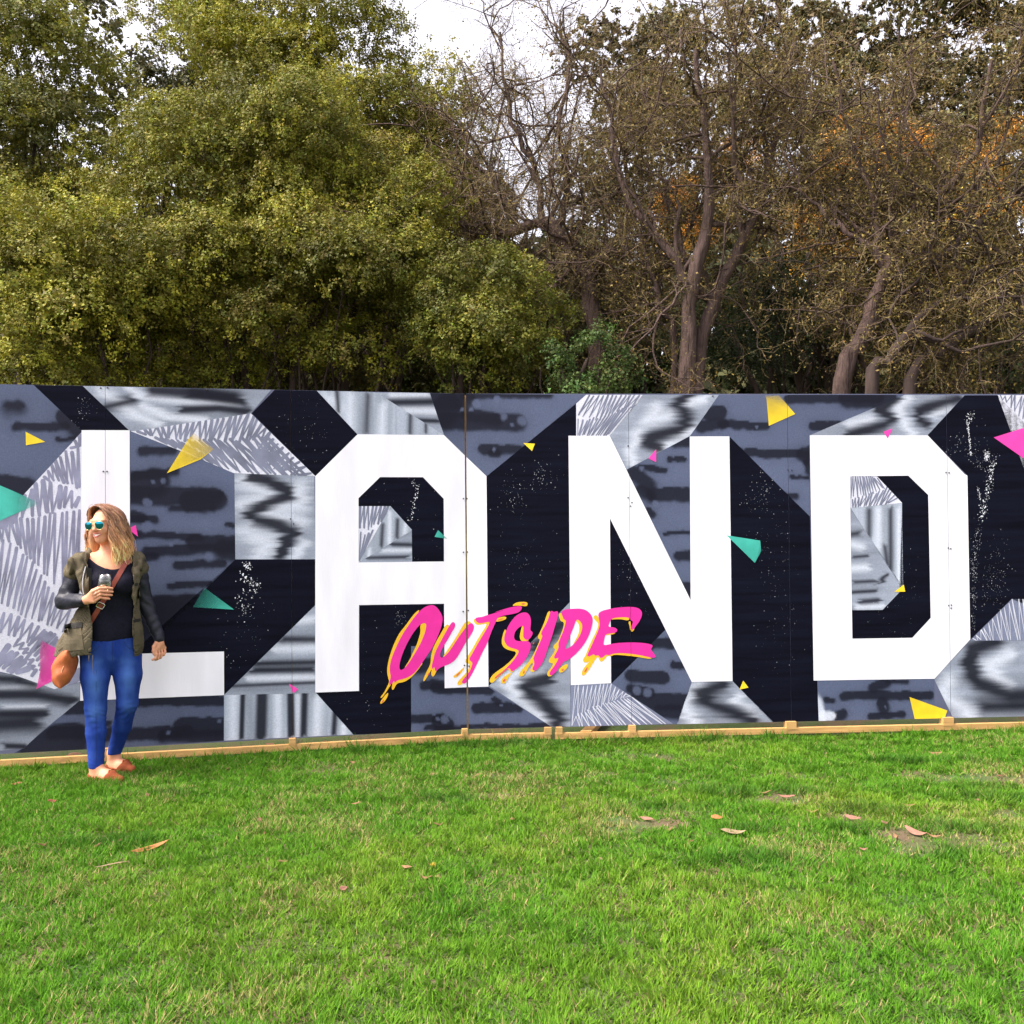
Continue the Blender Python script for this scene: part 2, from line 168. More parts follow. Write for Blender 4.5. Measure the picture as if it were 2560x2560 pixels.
# mural drawing, in metres on the wall: u along the wall from the open joint, v up from the panel foot
FIELDS=[['camo',[[-3.989,2.447],[-2.912,2.448],[-2.608,2.141],[-2.606,2.125],[-2.967,1.705],[-3.199,1.426],[-3.987,1.09]],[['d',0.027,0.014,[[-3.012,2.154],[-2.705,2.167]]],['d',0.018,0.009,[[-2.755,2.078],[-2.638,2.084]]],['d',0.059,0.029,[[-2.705,2.232],[-2.621,2.143]]],['d',0.044,0.053,[[-3.052,2.281],[-2.995,2.282]]],['d',0.068,0.034,[[-3.199,1.781],[-2.954,1.754]]],['d',0.059,0.029,[[-3.678,2.217],[-3.44,2.212]]],['d',0.049,0.024,[[-3.756,1.867],[-3.36,1.878]]]]],['camo',[[-2.298,2.138],[-1.975,2.007],[-1.622,1.854],[-1.616,1.257],[-2.301,0.558]],[['d',0.029,0.02,[[-2.225,2.001],[-2.021,2.005]]],['d',0.029,0.02,[[-2.298,1.836],[-2.012,1.857]]],['d',0.093,0.046,[[-2.316,1.754],[-2.143,1.79]]],['d',0.06,0.024,[[-2.299,1.704],[-1.757,1.689]]],['d',0.064,0.019,[[-1.916,1.666],[-1.735,1.665]]],['d',0.018,0.018,[[-2.039,1.611],[-1.757,1.61]]],['d',0.027,0.016,[[-2.299,1.544],[-2.144,1.533]]],['d',0.039,0.02,[[-2.29,1.562],[-2.23,1.543]]],['d',0.025,0.013,[[-2.282,1.434],[-1.847,1.416]]],['d',0.049,0.02,[[-1.891,1.384],[-1.633,1.371]]],['d',0.033,0.017,[[-2.196,1.323],[-1.625,1.343]]],['d',0.027,0.014,[[-2.214,1.282],[-2.144,1.286]]],['d',0.068,0.034,[[-1.687,1.325],[-1.625,1.315]]],['d',0.031,0.016,[[-1.997,1.227],[-1.705,1.228]]],['d',0.021,0.011,[[-2.045,1.085],[-1.777,1.086]]],['d',0.054,0.027,[[-2.128,0.965],[-1.892,0.968]]],['d',0.117,0.059,[[-2.301,0.869],[-1.936,0.896]]],['d',0.156,0.062,[[-2.301,0.687],[-2.024,0.815]]],['d',0.015,0.007,[[-1.669,1.497],[-1.624,1.492]]],['g',0.025,0.013,[[-2.195,1.662],[-2.182,1.657]]],['g',0.033,0.017,[[-2.2,1.479],[-2.187,1.488]]],['g',0.029,0.015,[[-1.794,1.276],[-1.79,1.271]]],['g',0.014,0.007,[[-2.04,1.372],[-2.038,1.371]]],['g',0.016,0.008,[[-2.091,1.8],[-2.089,1.798]]],['g',0.012,0.006,[[-2.152,1.804],[-2.151,1.803]]]]],['camo',[[-0.259,2.441],[0.889,2.432],[0.151,1.833],[-0.157,2.135]],[['d',0.098,0.049,[[-0.185,2.271],[-0.126,2.341]]],['d',0.06,0.021,[[-0.166,2.242],[0.386,2.229]]],['d',0.073,0.037,[[-0.204,2.388],[-0.007,2.407]]],['d',0.029,0.018,[[-0.006,2.431],[0.615,2.432]]],['d',0.044,0.022,[[0.012,2.294],[0.228,2.254]]],['d',0.037,0.019,[[0.128,2.033],[0.394,2.032]]],['d',0.025,0.013,[[0.187,2.003],[0.236,2.003]]],['g',0.031,0.016,[[0.081,2.372],[0.086,2.367]]],['g',0.023,0.012,[[0.229,2.4],[0.231,2.397]]],['g',0.023,0.012,[[0.282,2.274],[0.284,2.274]]],['g',0.033,0.017,[[0.413,2.246],[0.417,2.242]]],['g',0.014,0.007,[[0.341,2.216],[0.342,2.216]]],['g',0.014,0.007,[[0.209,2.032],[0.209,2.032]]],['g',0.016,0.008,[[0.042,2.33],[0.043,2.33]]],['g',0.014,0.007,[[-0.022,2.328],[-0.021,2.328]]]]],['camo',[[1.183,1.88],[1.666,2.127],[1.652,0.908]],[['d',0.018,0.007,[[1.506,1.956],[1.617,1.953]]],['d',0.021,0.011,[[1.289,1.895],[1.47,1.877]]],['d',0.054,0.043,[[1.238,1.845],[1.348,1.765]]],['d',0.047,0.019,[[1.377,1.69],[1.679,1.688]]],['d',0.044,0.035,[[1.287,1.716],[1.357,1.676]]],['d',0.027,0.014,[[1.345,1.566],[1.375,1.546]]],['d',0.014,0.007,[[1.464,1.411],[1.646,1.42]]],['d',0.035,0.018,[[1.563,1.232],[1.644,1.236]]],['d',0.035,0.018,[[1.552,2.073],[1.654,2.083]]],['d',0.059,0.029,[[1.591,0.988],[1.641,0.977]]],['g',0.018,0.009,[[1.296,1.885],[1.297,1.885]]],['g',0.021,0.011,[[1.396,1.626],[1.401,1.621]]]]],['camo',[[1.883,2.432],[3.306,2.433],[2.569,2.129],[2.561,1.522],[1.958,2.123],[1.662,2.124]],[['d',0.047,0.012,[[1.801,2.295],[1.892,2.302]]],['d',0.041,0.016,[[1.743,2.198],[1.912,2.219]]],['d',0.028,0.011,[[1.898,2.212],[2.237,2.201]]],['d',0.03,0.009,[[2.022,1.997],[2.561,1.991]]],['d',0.061,0.024,[[2.532,1.981],[2.589,1.995]]],['d',0.03,0.01,[[2.592,2.204],[2.785,2.211]]],['d',0.034,0.017,[[2.41,2.403],[3.11,2.406]]],['d',0.061,0.024,[[2.859,2.399],[3.182,2.392]]],['d',0.061,0.021,[[2.574,1.904],[2.602,1.876]]],['d',0.011,0.005,[[2.423,1.818],[2.558,1.817]]],['d',0.023,0.014,[[2.315,1.683],[2.457,1.675]]],['g',0.011,0.005,[[2.167,2.201],[2.168,2.201]]],['g',0.037,0.019,[[2.488,1.891],[2.495,1.884]]],['g',0.008,0.004,[[1.884,2.177],[1.884,2.177]]],['g',0.027,0.014,[[1.94,2.156],[1.968,2.156]]]]],['camo',[[-0.406,0.615],[-0.105,0.604],[-0.107,0.3],[0.155,0.3],[0.615,-0.0],[-0.41,-0.003]],[['d',0.033,0.012,[[-0.311,0.324],[-0.146,0.329]]],['d',0.027,0.01,[[-0.41,0.09],[-0.157,0.082]]],['d',0.059,0.018,[[-0.197,0.065],[-0.158,0.034]]],['d',0.054,0.032,[[-0.407,0.47],[-0.164,0.461]]],['d',0.033,0.012,[[-0.239,0.304],[0.163,0.285]]],['d',0.035,0.012,[[0.064,0.151],[0.368,0.146]]],['d',0.021,0.011,[[0.192,0.211],[0.231,0.186]]],['d',0.021,0.011,[[-0.299,0.017],[0.613,0.007]]],['g',0.029,0.015,[[-0.167,0.087],[-0.165,0.082]]],['g',0.014,0.007,[[-0.221,0.085],[-0.22,0.085]]],['g',0.01,0.005,[[0.245,0.168],[0.246,0.168]]]]],['camo',[[2.602,0.304],[3.502,0.297],[3.497,-0.009],[2.609,-0.005]],[['d',0.031,0.012,[[2.801,0.181],[3.464,0.178]]],['d',0.039,0.02,[[3.029,0.239],[3.122,0.267]]],['d',0.018,0.009,[[3.143,0.281],[3.288,0.284]]],['d',0.044,0.026,[[3.099,0.117],[3.109,0.086]]],['d',0.023,0.012,[[3.005,0.03],[3.253,0.033]]],['d',0.021,0.009,[[2.667,0.166],[2.718,0.15]]],['d',0.039,0.023,[[2.747,0.034],[2.789,0.043]]],['w',0.054,0.038,[[2.585,0.137],[2.614,0.007]]],['w',0.034,0.024,[[2.645,0.046],[2.706,0.035]]],['g',0.01,0.005,[[3.12,0.096],[3.121,0.096]]]]],['camo',[[1.462,0.697],[1.656,0.31],[1.547,0.009],[1.509,0.006],[1.06,0.312]],[['d',0.045,0.016,[[1.202,0.363],[1.443,0.334]]],['d',0.039,0.016,[[1.355,0.598],[1.506,0.59]]],['d',0.029,0.012,[[1.524,0.436],[1.615,0.435]]],['d',0.035,0.018,[[1.201,0.265],[1.341,0.232]]],['d',0.055,0.016,[[1.24,0.175],[1.612,0.163]]],['d',0.049,0.024,[[1.41,0.093],[1.54,0.09]]],['g',0.029,0.015,[[1.241,0.259],[1.246,0.254]]],['g',0.029,0.015,[[1.321,0.238],[1.326,0.238]]]]],['camo',[[-2.624,0.328],[-1.695,0.323],[-1.697,0.01],[-3.038,-0.004],[-2.972,0.029]],[['d',0.033,0.01,[[-2.242,0.301],[-1.7,0.289]]],['d',0.039,0.014,[[-2.456,0.085],[-1.939,0.085]]],['d',0.06,0.018,[[-1.965,0.123],[-1.701,0.109]]],['d',0.02,0.01,[[-2.464,0.158],[-2.439,0.159]]],['d',0.039,0.02,[[-2.087,0.061],[-1.71,0.045]]],['d',0.107,0.027,[[-2.89,0.024],[-2.674,0.075]]],['d',0.049,0.012,[[-2.691,0.291],[-2.574,0.294]]],['d',0.039,0.016,[[-2.791,0.117],[-2.607,0.116]]],['g',0.014,0.007,[[-1.727,0.152],[-1.726,0.152]]],['g',0.012,0.006,[[-2.061,0.087],[-2.06,0.087]]]]],['marble_h',[[-2.608,2.449],[-1.365,2.446],[-1.508,2.271],[-2.268,2.138],[-2.308,2.144]],[['d',0.039,0.035,[[-2.15,2.42],[-1.843,2.408],[-1.576,2.362]]],['d',0.025,0.025,[[-1.976,2.29],[-1.755,2.303],[-1.558,2.283]]],['d',0.039,0.035,[[-1.887,2.403],[-1.62,2.38]]],['d',0.029,0.035,[[-2.451,2.3],[-2.306,2.348]]],['w',0.025,0.025,[[-2.314,2.431],[-2.228,2.377],[-1.932,2.346],[-1.621,2.343]]],['w',0.025,0.025,[[-2.228,2.309],[-2.063,2.242],[-1.8,2.218]]],['w',0.033,0.04,[[-2.494,2.409],[-2.28,2.257],[-2.151,2.195]]]]],['marble_h',[[-1.62,1.852],[-1.078,1.837],[-1.075,1.249],[-1.616,1.257]],[['d',0.039,0.029,[[-1.51,1.83],[-1.392,1.801],[-1.265,1.735],[-1.265,1.697],[-1.384,1.65],[-1.52,1.566],[-1.493,1.531],[-1.348,1.495],[-1.202,1.432],[-1.266,1.39],[-1.313,1.283]]],['w',0.049,0.059,[[-1.555,1.8],[-1.402,1.707],[-1.556,1.641]]],['w',0.049,0.059,[[-1.182,1.754],[-1.173,1.63],[-1.393,1.584],[-1.183,1.517]]],['w',0.068,0.082,[[-1.539,1.426],[-1.394,1.387],[-1.458,1.275]]],['w',0.039,0.039,[[-1.165,1.356],[-1.203,1.272]]],['g',0.059,0.059,[[-1.593,1.361],[-1.584,1.315]]]]],['marble_v',[[-1.062,2.443],[-0.643,2.436],[-0.155,2.135],[-0.778,2.134]],[['d',0.014,0.02,[[-0.918,2.432],[-0.909,2.298]]],['d',0.02,0.035,[[-0.701,2.408],[-0.712,2.148]]],['w',0.025,0.038,[[-0.824,2.405],[-0.835,2.146]]],['w',0.025,0.038,[[-0.596,2.342],[-0.607,2.139]]],['d',0.014,0.02,[[-0.4,2.268],[-0.405,2.141]]],['d',0.01,0.015,[[-0.288,2.201],[-0.289,2.143]]],['w',0.029,0.044,[[-0.974,2.393],[-0.9,2.308]]]]],['marble_h',[[-0.643,2.436],[-0.259,2.441],[-0.181,2.203],[-0.155,2.135]],[['d',0.025,0.025,[[-0.539,2.367],[-0.228,2.378]]],['w',0.025,0.025,[[-0.452,2.311],[-0.209,2.31]]],['d',0.016,0.016,[[-0.337,2.24],[-0.181,2.237]]],['w',0.02,0.02,[[-0.538,2.416],[-0.267,2.426]]]]],['marble_h',[[1.31,2.432],[1.883,2.432],[1.662,2.128],[1.183,1.878],[1.059,2.129]],[['d',0.047,0.042,[[1.638,2.452],[1.576,2.352],[1.656,2.252],[1.584,2.173],[1.402,2.123],[1.341,2.083],[1.441,2.043]]],['w',0.039,0.051,[[1.424,2.332],[1.353,2.243],[1.504,2.272]]],['w',0.035,0.042,[[1.603,2.073],[1.441,2.013],[1.563,2.103],[1.705,2.172]]],['w',0.039,0.051,[[1.281,2.153],[1.22,2.014],[1.229,1.925]]],['w',0.033,0.033,[[1.667,2.372],[1.769,2.402]]]]],['marble_h',[[0.755,0.911],[0.751,-0.001],[0.615,-0.0],[0.158,0.31]],[['d',0.054,0.043,[[0.586,0.355],[0.428,0.309],[0.428,0.26],[0.585,0.159],[0.673,0.069],[0.672,0.001]]],['d',0.059,0.059,[[0.51,0.592],[0.689,0.747]]],['w',0.039,0.039,[[0.547,0.386],[0.31,0.341],[0.31,0.263],[0.486,0.132],[0.554,0.052]]],['w',0.039,0.039,[[0.39,0.437],[0.271,0.342]]]]],['marble_h',[[3.306,2.433],[3.771,2.429],[3.478,2.127],[2.567,2.129]],[['d',0.037,0.03,[[3.257,2.412],[3.114,2.326],[3.21,2.249],[3.148,2.206],[2.954,2.155],[2.866,2.134]]],['d',0.037,0.033,[[3.735,2.404],[3.503,2.343],[3.414,2.309],[3.422,2.24],[3.466,2.214]]],['w',0.033,0.04,[[3.345,2.403],[3.255,2.326],[3.307,2.215],[3.341,2.146]]],['w',0.033,0.04,[[2.885,2.215],[3.034,2.249]]],['w',0.03,0.03,[[3.538,2.292],[3.654,2.352]]]]],['marble_h',[[3.786,0.577],[5.499,0.565],[5.487,-0.015],[3.649,-0.013],[3.499,0.298]],[['d',0.059,0.047,[[3.983,0.574],[3.814,0.516],[3.77,0.386],[3.852,0.253],[4.103,0.157],[4.42,0.16]]],['d',0.049,0.049,[[3.88,0.08],[4.313,0.081]]],['w',0.045,0.045,[[4.097,0.471],[3.917,0.383],[4.072,0.238]]],['w',0.049,0.059,[[3.622,0.277],[3.558,0.198],[3.702,0.074],[3.764,0.002]]]]],['marble_h',[[1.653,0.31],[1.96,0.31],[2.27,-0.005],[1.539,0.002]],[['d',0.052,0.047,[[1.866,0.284],[1.7,0.219],[1.834,0.128],[2.104,0.019]]],['w',0.046,0.051,[[1.686,0.279],[1.594,0.119],[1.653,0.014]]],['w',0.035,0.035,[[1.985,0.184],[2.134,0.048]]]]],['marble_v',[[-1.695,0.323],[-1.074,0.311],[-0.817,0.005],[-1.697,0.01]],[['d',0.016,0.011,[[-1.57,0.321],[-1.58,0.024]]],['d',0.037,0.019,[[-1.44,0.324],[-1.45,0.026]]],['d',0.023,0.014,[[-1.249,0.315],[-1.246,0.015]]],['d',0.023,0.019,[[-1.152,0.311],[-1.163,0.02]]],['d',0.018,0.018,[[-0.945,0.16],[-0.955,0.009]]],['w',0.029,0.023,[[-1.633,0.323],[-1.634,0.018]]],['w',0.025,0.02,[[-1.335,0.31],[-1.337,0.02]]],['w',0.018,0.014,[[-1.2,0.304],[-1.2,0.022]]],['w',0.033,0.033,[[-1.06,0.26],[-1.071,0.015]]],['w',0.021,0.017,[[-0.884,0.071],[-0.885,0.005]]]]],['marble_h',[[-1.077,0.927],[-1.08,0.308],[-1.695,0.323]],[['d',0.021,0.024,[[-1.297,0.693],[-1.076,0.685]]],['d',0.018,0.018,[[-1.47,0.531],[-1.077,0.525]]],['d',0.02,0.021,[[-1.516,0.486],[-1.078,0.478]]],['d',0.01,0.012,[[-1.624,0.383],[-1.078,0.383]]],['w',0.025,0.03,[[-1.334,0.628],[-1.077,0.629]]],['w',0.021,0.021,[[-1.516,0.43],[-1.078,0.421]]],['w',0.025,0.03,[[-1.186,0.821],[-1.076,0.827]]]]],['marble_h',[[-3.395,0.569],[-3.033,0.52],[-2.884,0.457],[-2.778,0.412],[-2.62,0.45],[-2.62,0.328],[-2.696,0.265],[-2.852,0.139],[-2.965,0.027],[-3.394,0.013]],[['d',0.029,0.029,[[-3.197,0.5],[-2.997,0.483],[-2.904,0.453]]],['d',0.036,0.032,[[-3.197,0.392],[-2.916,0.383],[-2.692,0.329]]],['d',0.029,0.026,[[-3.157,0.264],[-2.835,0.252]]],['d',0.053,0.048,[[-3.157,0.194],[-2.904,0.194]]],['w',0.012,0.015,[[-3.077,0.434],[-2.904,0.431]]],['w',0.011,0.014,[[-3.077,0.308],[-2.835,0.301]]],['d',0.019,0.019,[[-3.078,0.051],[-2.981,0.041]]]]],['marble_v',[[-0.546,1.621],[-0.396,1.451],[-0.4,1.438],[-0.774,1.222]],[['w',0.014,0.019,[[-0.553,1.58],[-0.555,1.358]]],['d',0.012,0.019,[[-0.602,1.474],[-0.612,1.32]]],['d',0.012,0.019,[[-0.496,1.531],[-0.502,1.396]]],['w',0.012,0.014,[[-0.698,1.331],[-0.698,1.264]]],['w',0.012,0.014,[[-0.439,1.482],[-0.449,1.415]]]]],['marble_h',[[-0.396,1.445],[-0.394,1.22],[-0.774,1.221]],[['d',0.014,0.016,[[-0.555,1.348],[-0.396,1.342]]],['w',0.014,0.016,[[-0.584,1.305],[-0.397,1.303]]],['d',0.012,0.014,[[-0.698,1.254],[-0.402,1.255]]]]],['marble_v',[[2.874,1.586],[3.271,1.617],[3.271,0.991],[3.242,1.01]],[['d',0.018,0.025,[[3.016,1.565],[3.013,1.378]]],['w',0.021,0.032,[[3.086,1.565],[3.082,1.292]]],['d',0.017,0.026,[[3.183,1.581],[3.176,1.12]]],['w',0.015,0.019,[[3.244,1.581],[3.24,1.034]]],['d',0.013,0.02,[[3.134,1.291],[3.15,1.163]]]]],['marble_h',[[2.874,1.579],[3.263,0.999],[3.241,0.949],[3.11,0.819],[2.872,0.82]],[['d',0.017,0.023,[[2.882,1.387],[2.943,1.395]]],['d',0.01,0.014,[[2.879,1.217],[2.993,1.224]]],['d',0.012,0.016,[[2.877,1.03],[3.043,1.036]]],['w',0.025,0.035,[[2.889,1.311],[2.959,1.293]]],['w',0.025,0.032,[[2.887,1.132],[3.009,1.139]]],['d',0.012,0.014,[[2.884,0.954],[3.06,0.962]]],['d',0.018,0.023,[[2.945,0.883],[3.069,0.891]]],['w',0.02,0.023,[[2.903,0.843],[3.1,0.845]]],['d',0.012,0.014,[[3.071,1.022],[3.155,1.081]]]]],['night',[[-2.912,2.448],[-2.608,2.449],[-2.306,2.144],[-2.608,2.139]],[]],['night',[[-1.616,1.257],[-1.073,1.249],[-1.075,0.927],[-1.695,0.323],[-1.694,0.624],[-2.306,0.622]],[]],['night',[[-1.344,2.442],[-1.062,2.443],[-0.776,2.134],[-1.07,1.834],[-1.503,2.272]],[]],['night',[[0.815,2.367],[0.813,2.129],[0.756,2.13],[0.755,0.911],[0.158,0.31],[0.151,1.836]],[]],['night',[[1.057,1.521],[1.462,0.697],[1.057,0.31]],[]],['night',[[1.958,2.123],[2.563,1.523],[2.574,0.302],[2.602,0.302],[2.609,-0.005],[2.264,-0.008],[1.96,0.31]],[]],['night',[[3.771,2.429],[4.03,2.43],[6.473,-0.058],[4.115,0.887],[3.786,0.586],[3.782,1.824],[3.476,2.128]],[]],['night',[[-0.619,1.829],[-0.312,1.829],[-0.163,1.673],[-0.162,1.217],[-0.394,1.219],[-0.395,1.453],[-0.546,1.621],[-0.772,1.622],[-0.772,1.679]],[]],['night',[[-0.773,0.921],[-0.161,0.915],[-0.163,0.606],[-0.406,0.615],[-0.41,-0.004],[-0.819,0.004],[-1.076,0.312],[-0.777,0.311]],[]],['night',[[3.081,1.821],[3.323,1.824],[3.475,1.678],[3.48,0.754],[3.335,0.605],[2.872,0.607],[2.872,0.821],[3.11,0.82],[3.241,0.949],[3.273,1.619]],[]]]
SCRIB=[[[[-2.607,2.128],[-2.967,1.705],[-3.36,1.384],[-3.755,0.824],[-3.755,0.714],[-3.033,0.52],[-2.884,0.457],[-2.778,0.412],[-2.617,0.453]],'w','v',[[[[-2.851,1.817],[-2.772,1.934],[-2.713,1.988],[-2.608,2.012]],[[-2.818,1.785],[-2.73,1.803],[-2.655,1.781],[-2.605,1.736]],8,0.0261],[[[-2.688,2.011],[-2.608,2.116]],[[-2.646,2.034],[-2.606,2.053]],3,0.0261],[[[-3.199,1.47],[-2.954,1.691],[-2.863,1.803],[-2.789,1.776],[-2.714,1.767],[-2.647,1.709],[-2.605,1.668]],[[-3.199,1.426],[-2.987,1.566],[-2.889,1.57],[-2.781,1.597],[-2.706,1.632],[-2.63,1.627],[-2.605,1.627]],15,0.0319],[[[-3.247,1.519],[-3.031,1.546],[-2.93,1.545],[-2.85,1.556],[-2.77,1.59],[-2.689,1.596],[-2.608,1.61]],[[-3.247,1.404],[-3.031,1.402],[-2.989,1.372],[-2.925,1.291],[-2.861,1.22],[-2.787,1.12],[-2.695,1.107],[-2.608,1.163]],18,0.0246],[[[-3.247,1.461],[-3.031,1.379],[-2.978,1.326],[-2.909,1.25],[-2.861,1.174],[-2.797,1.063],[-2.663,0.932]],[[-3.247,1.005],[-3.09,1.001],[-3.005,0.947],[-2.952,0.899],[-2.883,0.886],[-2.824,0.849],[-2.717,0.782]],17,0.0203],[[[-3.194,0.946],[-3.032,0.907],[-2.963,0.888],[-2.904,0.84],[-2.862,0.816],[-2.771,0.767],[-2.663,0.699]],[[-3.194,0.832],[-3.032,0.769],[-2.963,0.761],[-2.931,0.714],[-2.889,0.678],[-2.814,0.647],[-2.717,0.614]],13,0.0261],[[[-3.013,0.755],[-2.96,0.725],[-2.924,0.664],[-2.912,0.611],[-2.896,0.549],[-2.882,0.527]],[[-3.033,0.699],[-3.013,0.685],[-2.977,0.671],[-2.944,0.599],[-2.924,0.55],[-2.912,0.506]],7,0.0261],[[[-3.077,0.713],[-2.997,0.645],[-2.961,0.591],[-2.936,0.544]],[[-3.157,0.586],[-3.077,0.556],[-3.029,0.537],[-2.997,0.518]],6,0.0406],[[[-2.863,0.803],[-2.831,0.789],[-2.782,0.78],[-2.745,0.702]],[[-2.94,0.715],[-2.916,0.668],[-2.892,0.624],[-2.863,0.565]],6,0.0261],[[[-2.81,0.713],[-2.753,0.658],[-2.671,0.567]],[[-2.867,0.548],[-2.859,0.504],[-2.843,0.459]],5,0.0319],[[[-2.626,0.538],[-2.605,0.476]],[[-2.778,0.439],[-2.688,0.408]],5,0.0261]]],[[[-2.298,2.139],[-2.268,2.14],[-1.508,2.271],[-1.07,1.834],[-1.622,1.854],[-1.975,2.007]],'w','g',[[[[-2.268,2.14],[-1.932,2.198],[-1.719,2.234],[-1.508,2.27],[-1.363,2.13]],[[-2.229,2.12],[-2.038,2.086],[-1.827,2.088],[-1.631,2.071],[-1.391,2.092]],24,0.0217],[[[-2.151,2.103],[-1.977,2.068],[-1.827,2.079],[-1.622,2.081],[-1.382,2.121]],[[-2.064,2.049],[-1.906,1.994],[-1.756,1.977],[-1.532,1.95],[-1.218,1.933]],22,0.0217],[[[-1.933,1.994],[-1.774,2.005],[-1.577,2.006],[-1.3,2.008]],[[-1.827,1.939],[-1.649,1.875],[-1.505,1.861],[-1.107,1.834]],18,0.0232],[[[-1.418,2.139],[-1.254,1.99],[-1.089,1.844]],[[-1.509,2.007],[-1.346,1.885],[-1.181,1.834]],9,0.0203]]],[[[0.889,2.432],[1.31,2.432],[1.266,2.364],[1.059,2.127],[0.813,2.127],[0.815,2.367]],'w','g',[[[[0.899,2.432],[1.104,2.432],[1.304,2.432]],[[0.818,2.283],[0.982,2.243],[1.243,2.352]],12,0.0145],[[[0.817,2.243],[0.982,2.258],[1.233,2.347]],[[0.816,2.134],[0.931,2.129],[1.061,2.134]],15,0.013]]],[[[-0.772,1.622],[-0.544,1.621],[-0.774,1.221]],'w','g',[[[[-0.772,1.629],[-0.677,1.628],[-0.543,1.628]],[[-0.773,1.466],[-0.707,1.456],[-0.582,1.541]],8,0.0188],[[[-0.768,1.432],[-0.716,1.422],[-0.659,1.446]],[[-0.774,1.227],[-0.765,1.236],[-0.746,1.274]],4,0.0174]]],[[[0.756,0.305],[1.059,0.309],[1.181,0.226],[1.511,0.005],[0.753,0.001]],'g','w',[[[[0.774,0.303],[1.062,0.307],[1.201,0.215]],[[0.757,0.058],[0.931,0.123],[1.181,0.226]],15,0.0064],[[[0.757,0.067],[0.961,0.151],[1.201,0.215]],[[0.756,-0.001],[1.129,-0.005],[1.499,0.007]],20,0.0075]]],[[[2.872,1.822],[3.081,1.821],[3.273,1.619],[2.874,1.585]],'w','g',[[[[2.875,1.822],[2.984,1.822],[3.089,1.813]],[[2.872,1.669],[3.0,1.676],[3.15,1.735]],13,0.0122],[[[2.872,1.643],[3.026,1.685],[3.159,1.735],[3.245,1.649]],[[2.876,1.588],[3.025,1.595],[3.183,1.611]],15,0.0116]]],[[[4.115,0.887],[3.786,0.579],[5.499,0.565],[5.505,0.868]],'g','w',[[[[3.784,0.577],[3.954,0.737],[4.115,0.887],[4.539,0.881]],[[3.815,0.577],[4.004,0.574],[4.11,0.572],[4.533,0.565]],20,0.0072]]],[[[4.03,2.431],[6.529,2.433],[6.473,-0.058]],'w','g',[[[[4.034,2.43],[4.146,2.43],[4.506,2.43]],[[4.056,2.404],[4.145,2.326],[4.41,2.057]],12,0.0145]]]]
LETTERS=[['L',[[[-2.606,2.141],[-2.302,2.144],[-2.303,0.629],[-1.694,0.623],[-1.694,0.323],[-2.618,0.327]]]],['A',[[[-0.776,2.134],[-0.157,2.135],[0.151,1.836],[0.153,0.305],[-0.166,0.303],[-0.166,0.913],[-0.773,0.919],[-0.777,0.311],[-1.08,0.313],[-1.072,1.834]],[[-0.619,1.829],[-0.312,1.829],[-0.163,1.673],[-0.164,1.219],[-0.774,1.222],[-0.772,1.679]]]],['N',[[[0.756,2.13],[1.061,2.129],[1.652,0.913],[1.659,2.123],[1.958,2.123],[1.96,0.31],[1.653,0.31],[1.057,1.521],[1.053,0.312],[0.756,0.303]]]],['D',[[[2.569,2.129],[3.478,2.127],[3.761,1.833],[3.782,1.822],[3.785,0.588],[3.502,0.298],[2.574,0.302]],[[2.872,1.822],[3.323,1.824],[3.475,1.678],[3.48,0.754],[3.335,0.607],[2.874,0.608]]]]]
SHARDS=[['yellow',[[-2.952,2.126],[-2.832,2.06],[-2.95,2.036]]],['yellow',[[-1.884,2.134],[-1.756,2.019],[-1.845,1.948],[-2.063,1.853],[-1.924,2.087]]],['yellow',[[0.422,2.078],[0.508,2.073],[0.486,2.019]]],['yellow',[[2.232,2.427],[2.339,2.427],[2.46,2.289],[2.258,2.201],[2.243,2.399]]],['yellow',[[3.307,0.165],[3.597,0.058],[3.573,-0.008],[3.346,-0.006]]],['yellow',[[3.275,1.006],[3.286,0.954],[3.2,0.953]]],['yellow',[[2.04,0.312],[2.079,0.26],[2.011,0.246]]],['teal',[[-3.134,1.781],[-3.036,1.736],[-2.864,1.651],[-3.037,1.571],[-3.134,1.523]]],['teal',[[-1.821,1.066],[-1.626,0.91],[-1.897,0.934]]],['teal',[[-0.206,1.446],[-0.138,1.382],[-0.231,1.398]]],['teal',[[1.929,1.388],[2.181,1.347],[2.188,1.268],[2.139,1.182]]],['pink',[[-2.316,1.475],[-2.265,1.5],[-2.25,1.42]]],['pink',[[-2.859,0.741],[-2.81,0.709],[-2.757,0.676],[-2.757,0.482],[-2.888,0.417],[-2.863,0.548],[-2.867,0.662]]],['pink',[[1.406,2.029],[1.405,1.934],[1.348,1.962]]],['pink',[[3.134,2.155],[3.205,2.179],[3.168,2.103]]],['pink',[[3.993,2.11],[4.277,2.196],[4.272,1.919]]],['pink',[[-1.259,0.383],[-1.195,0.341],[-1.23,0.315]]]]
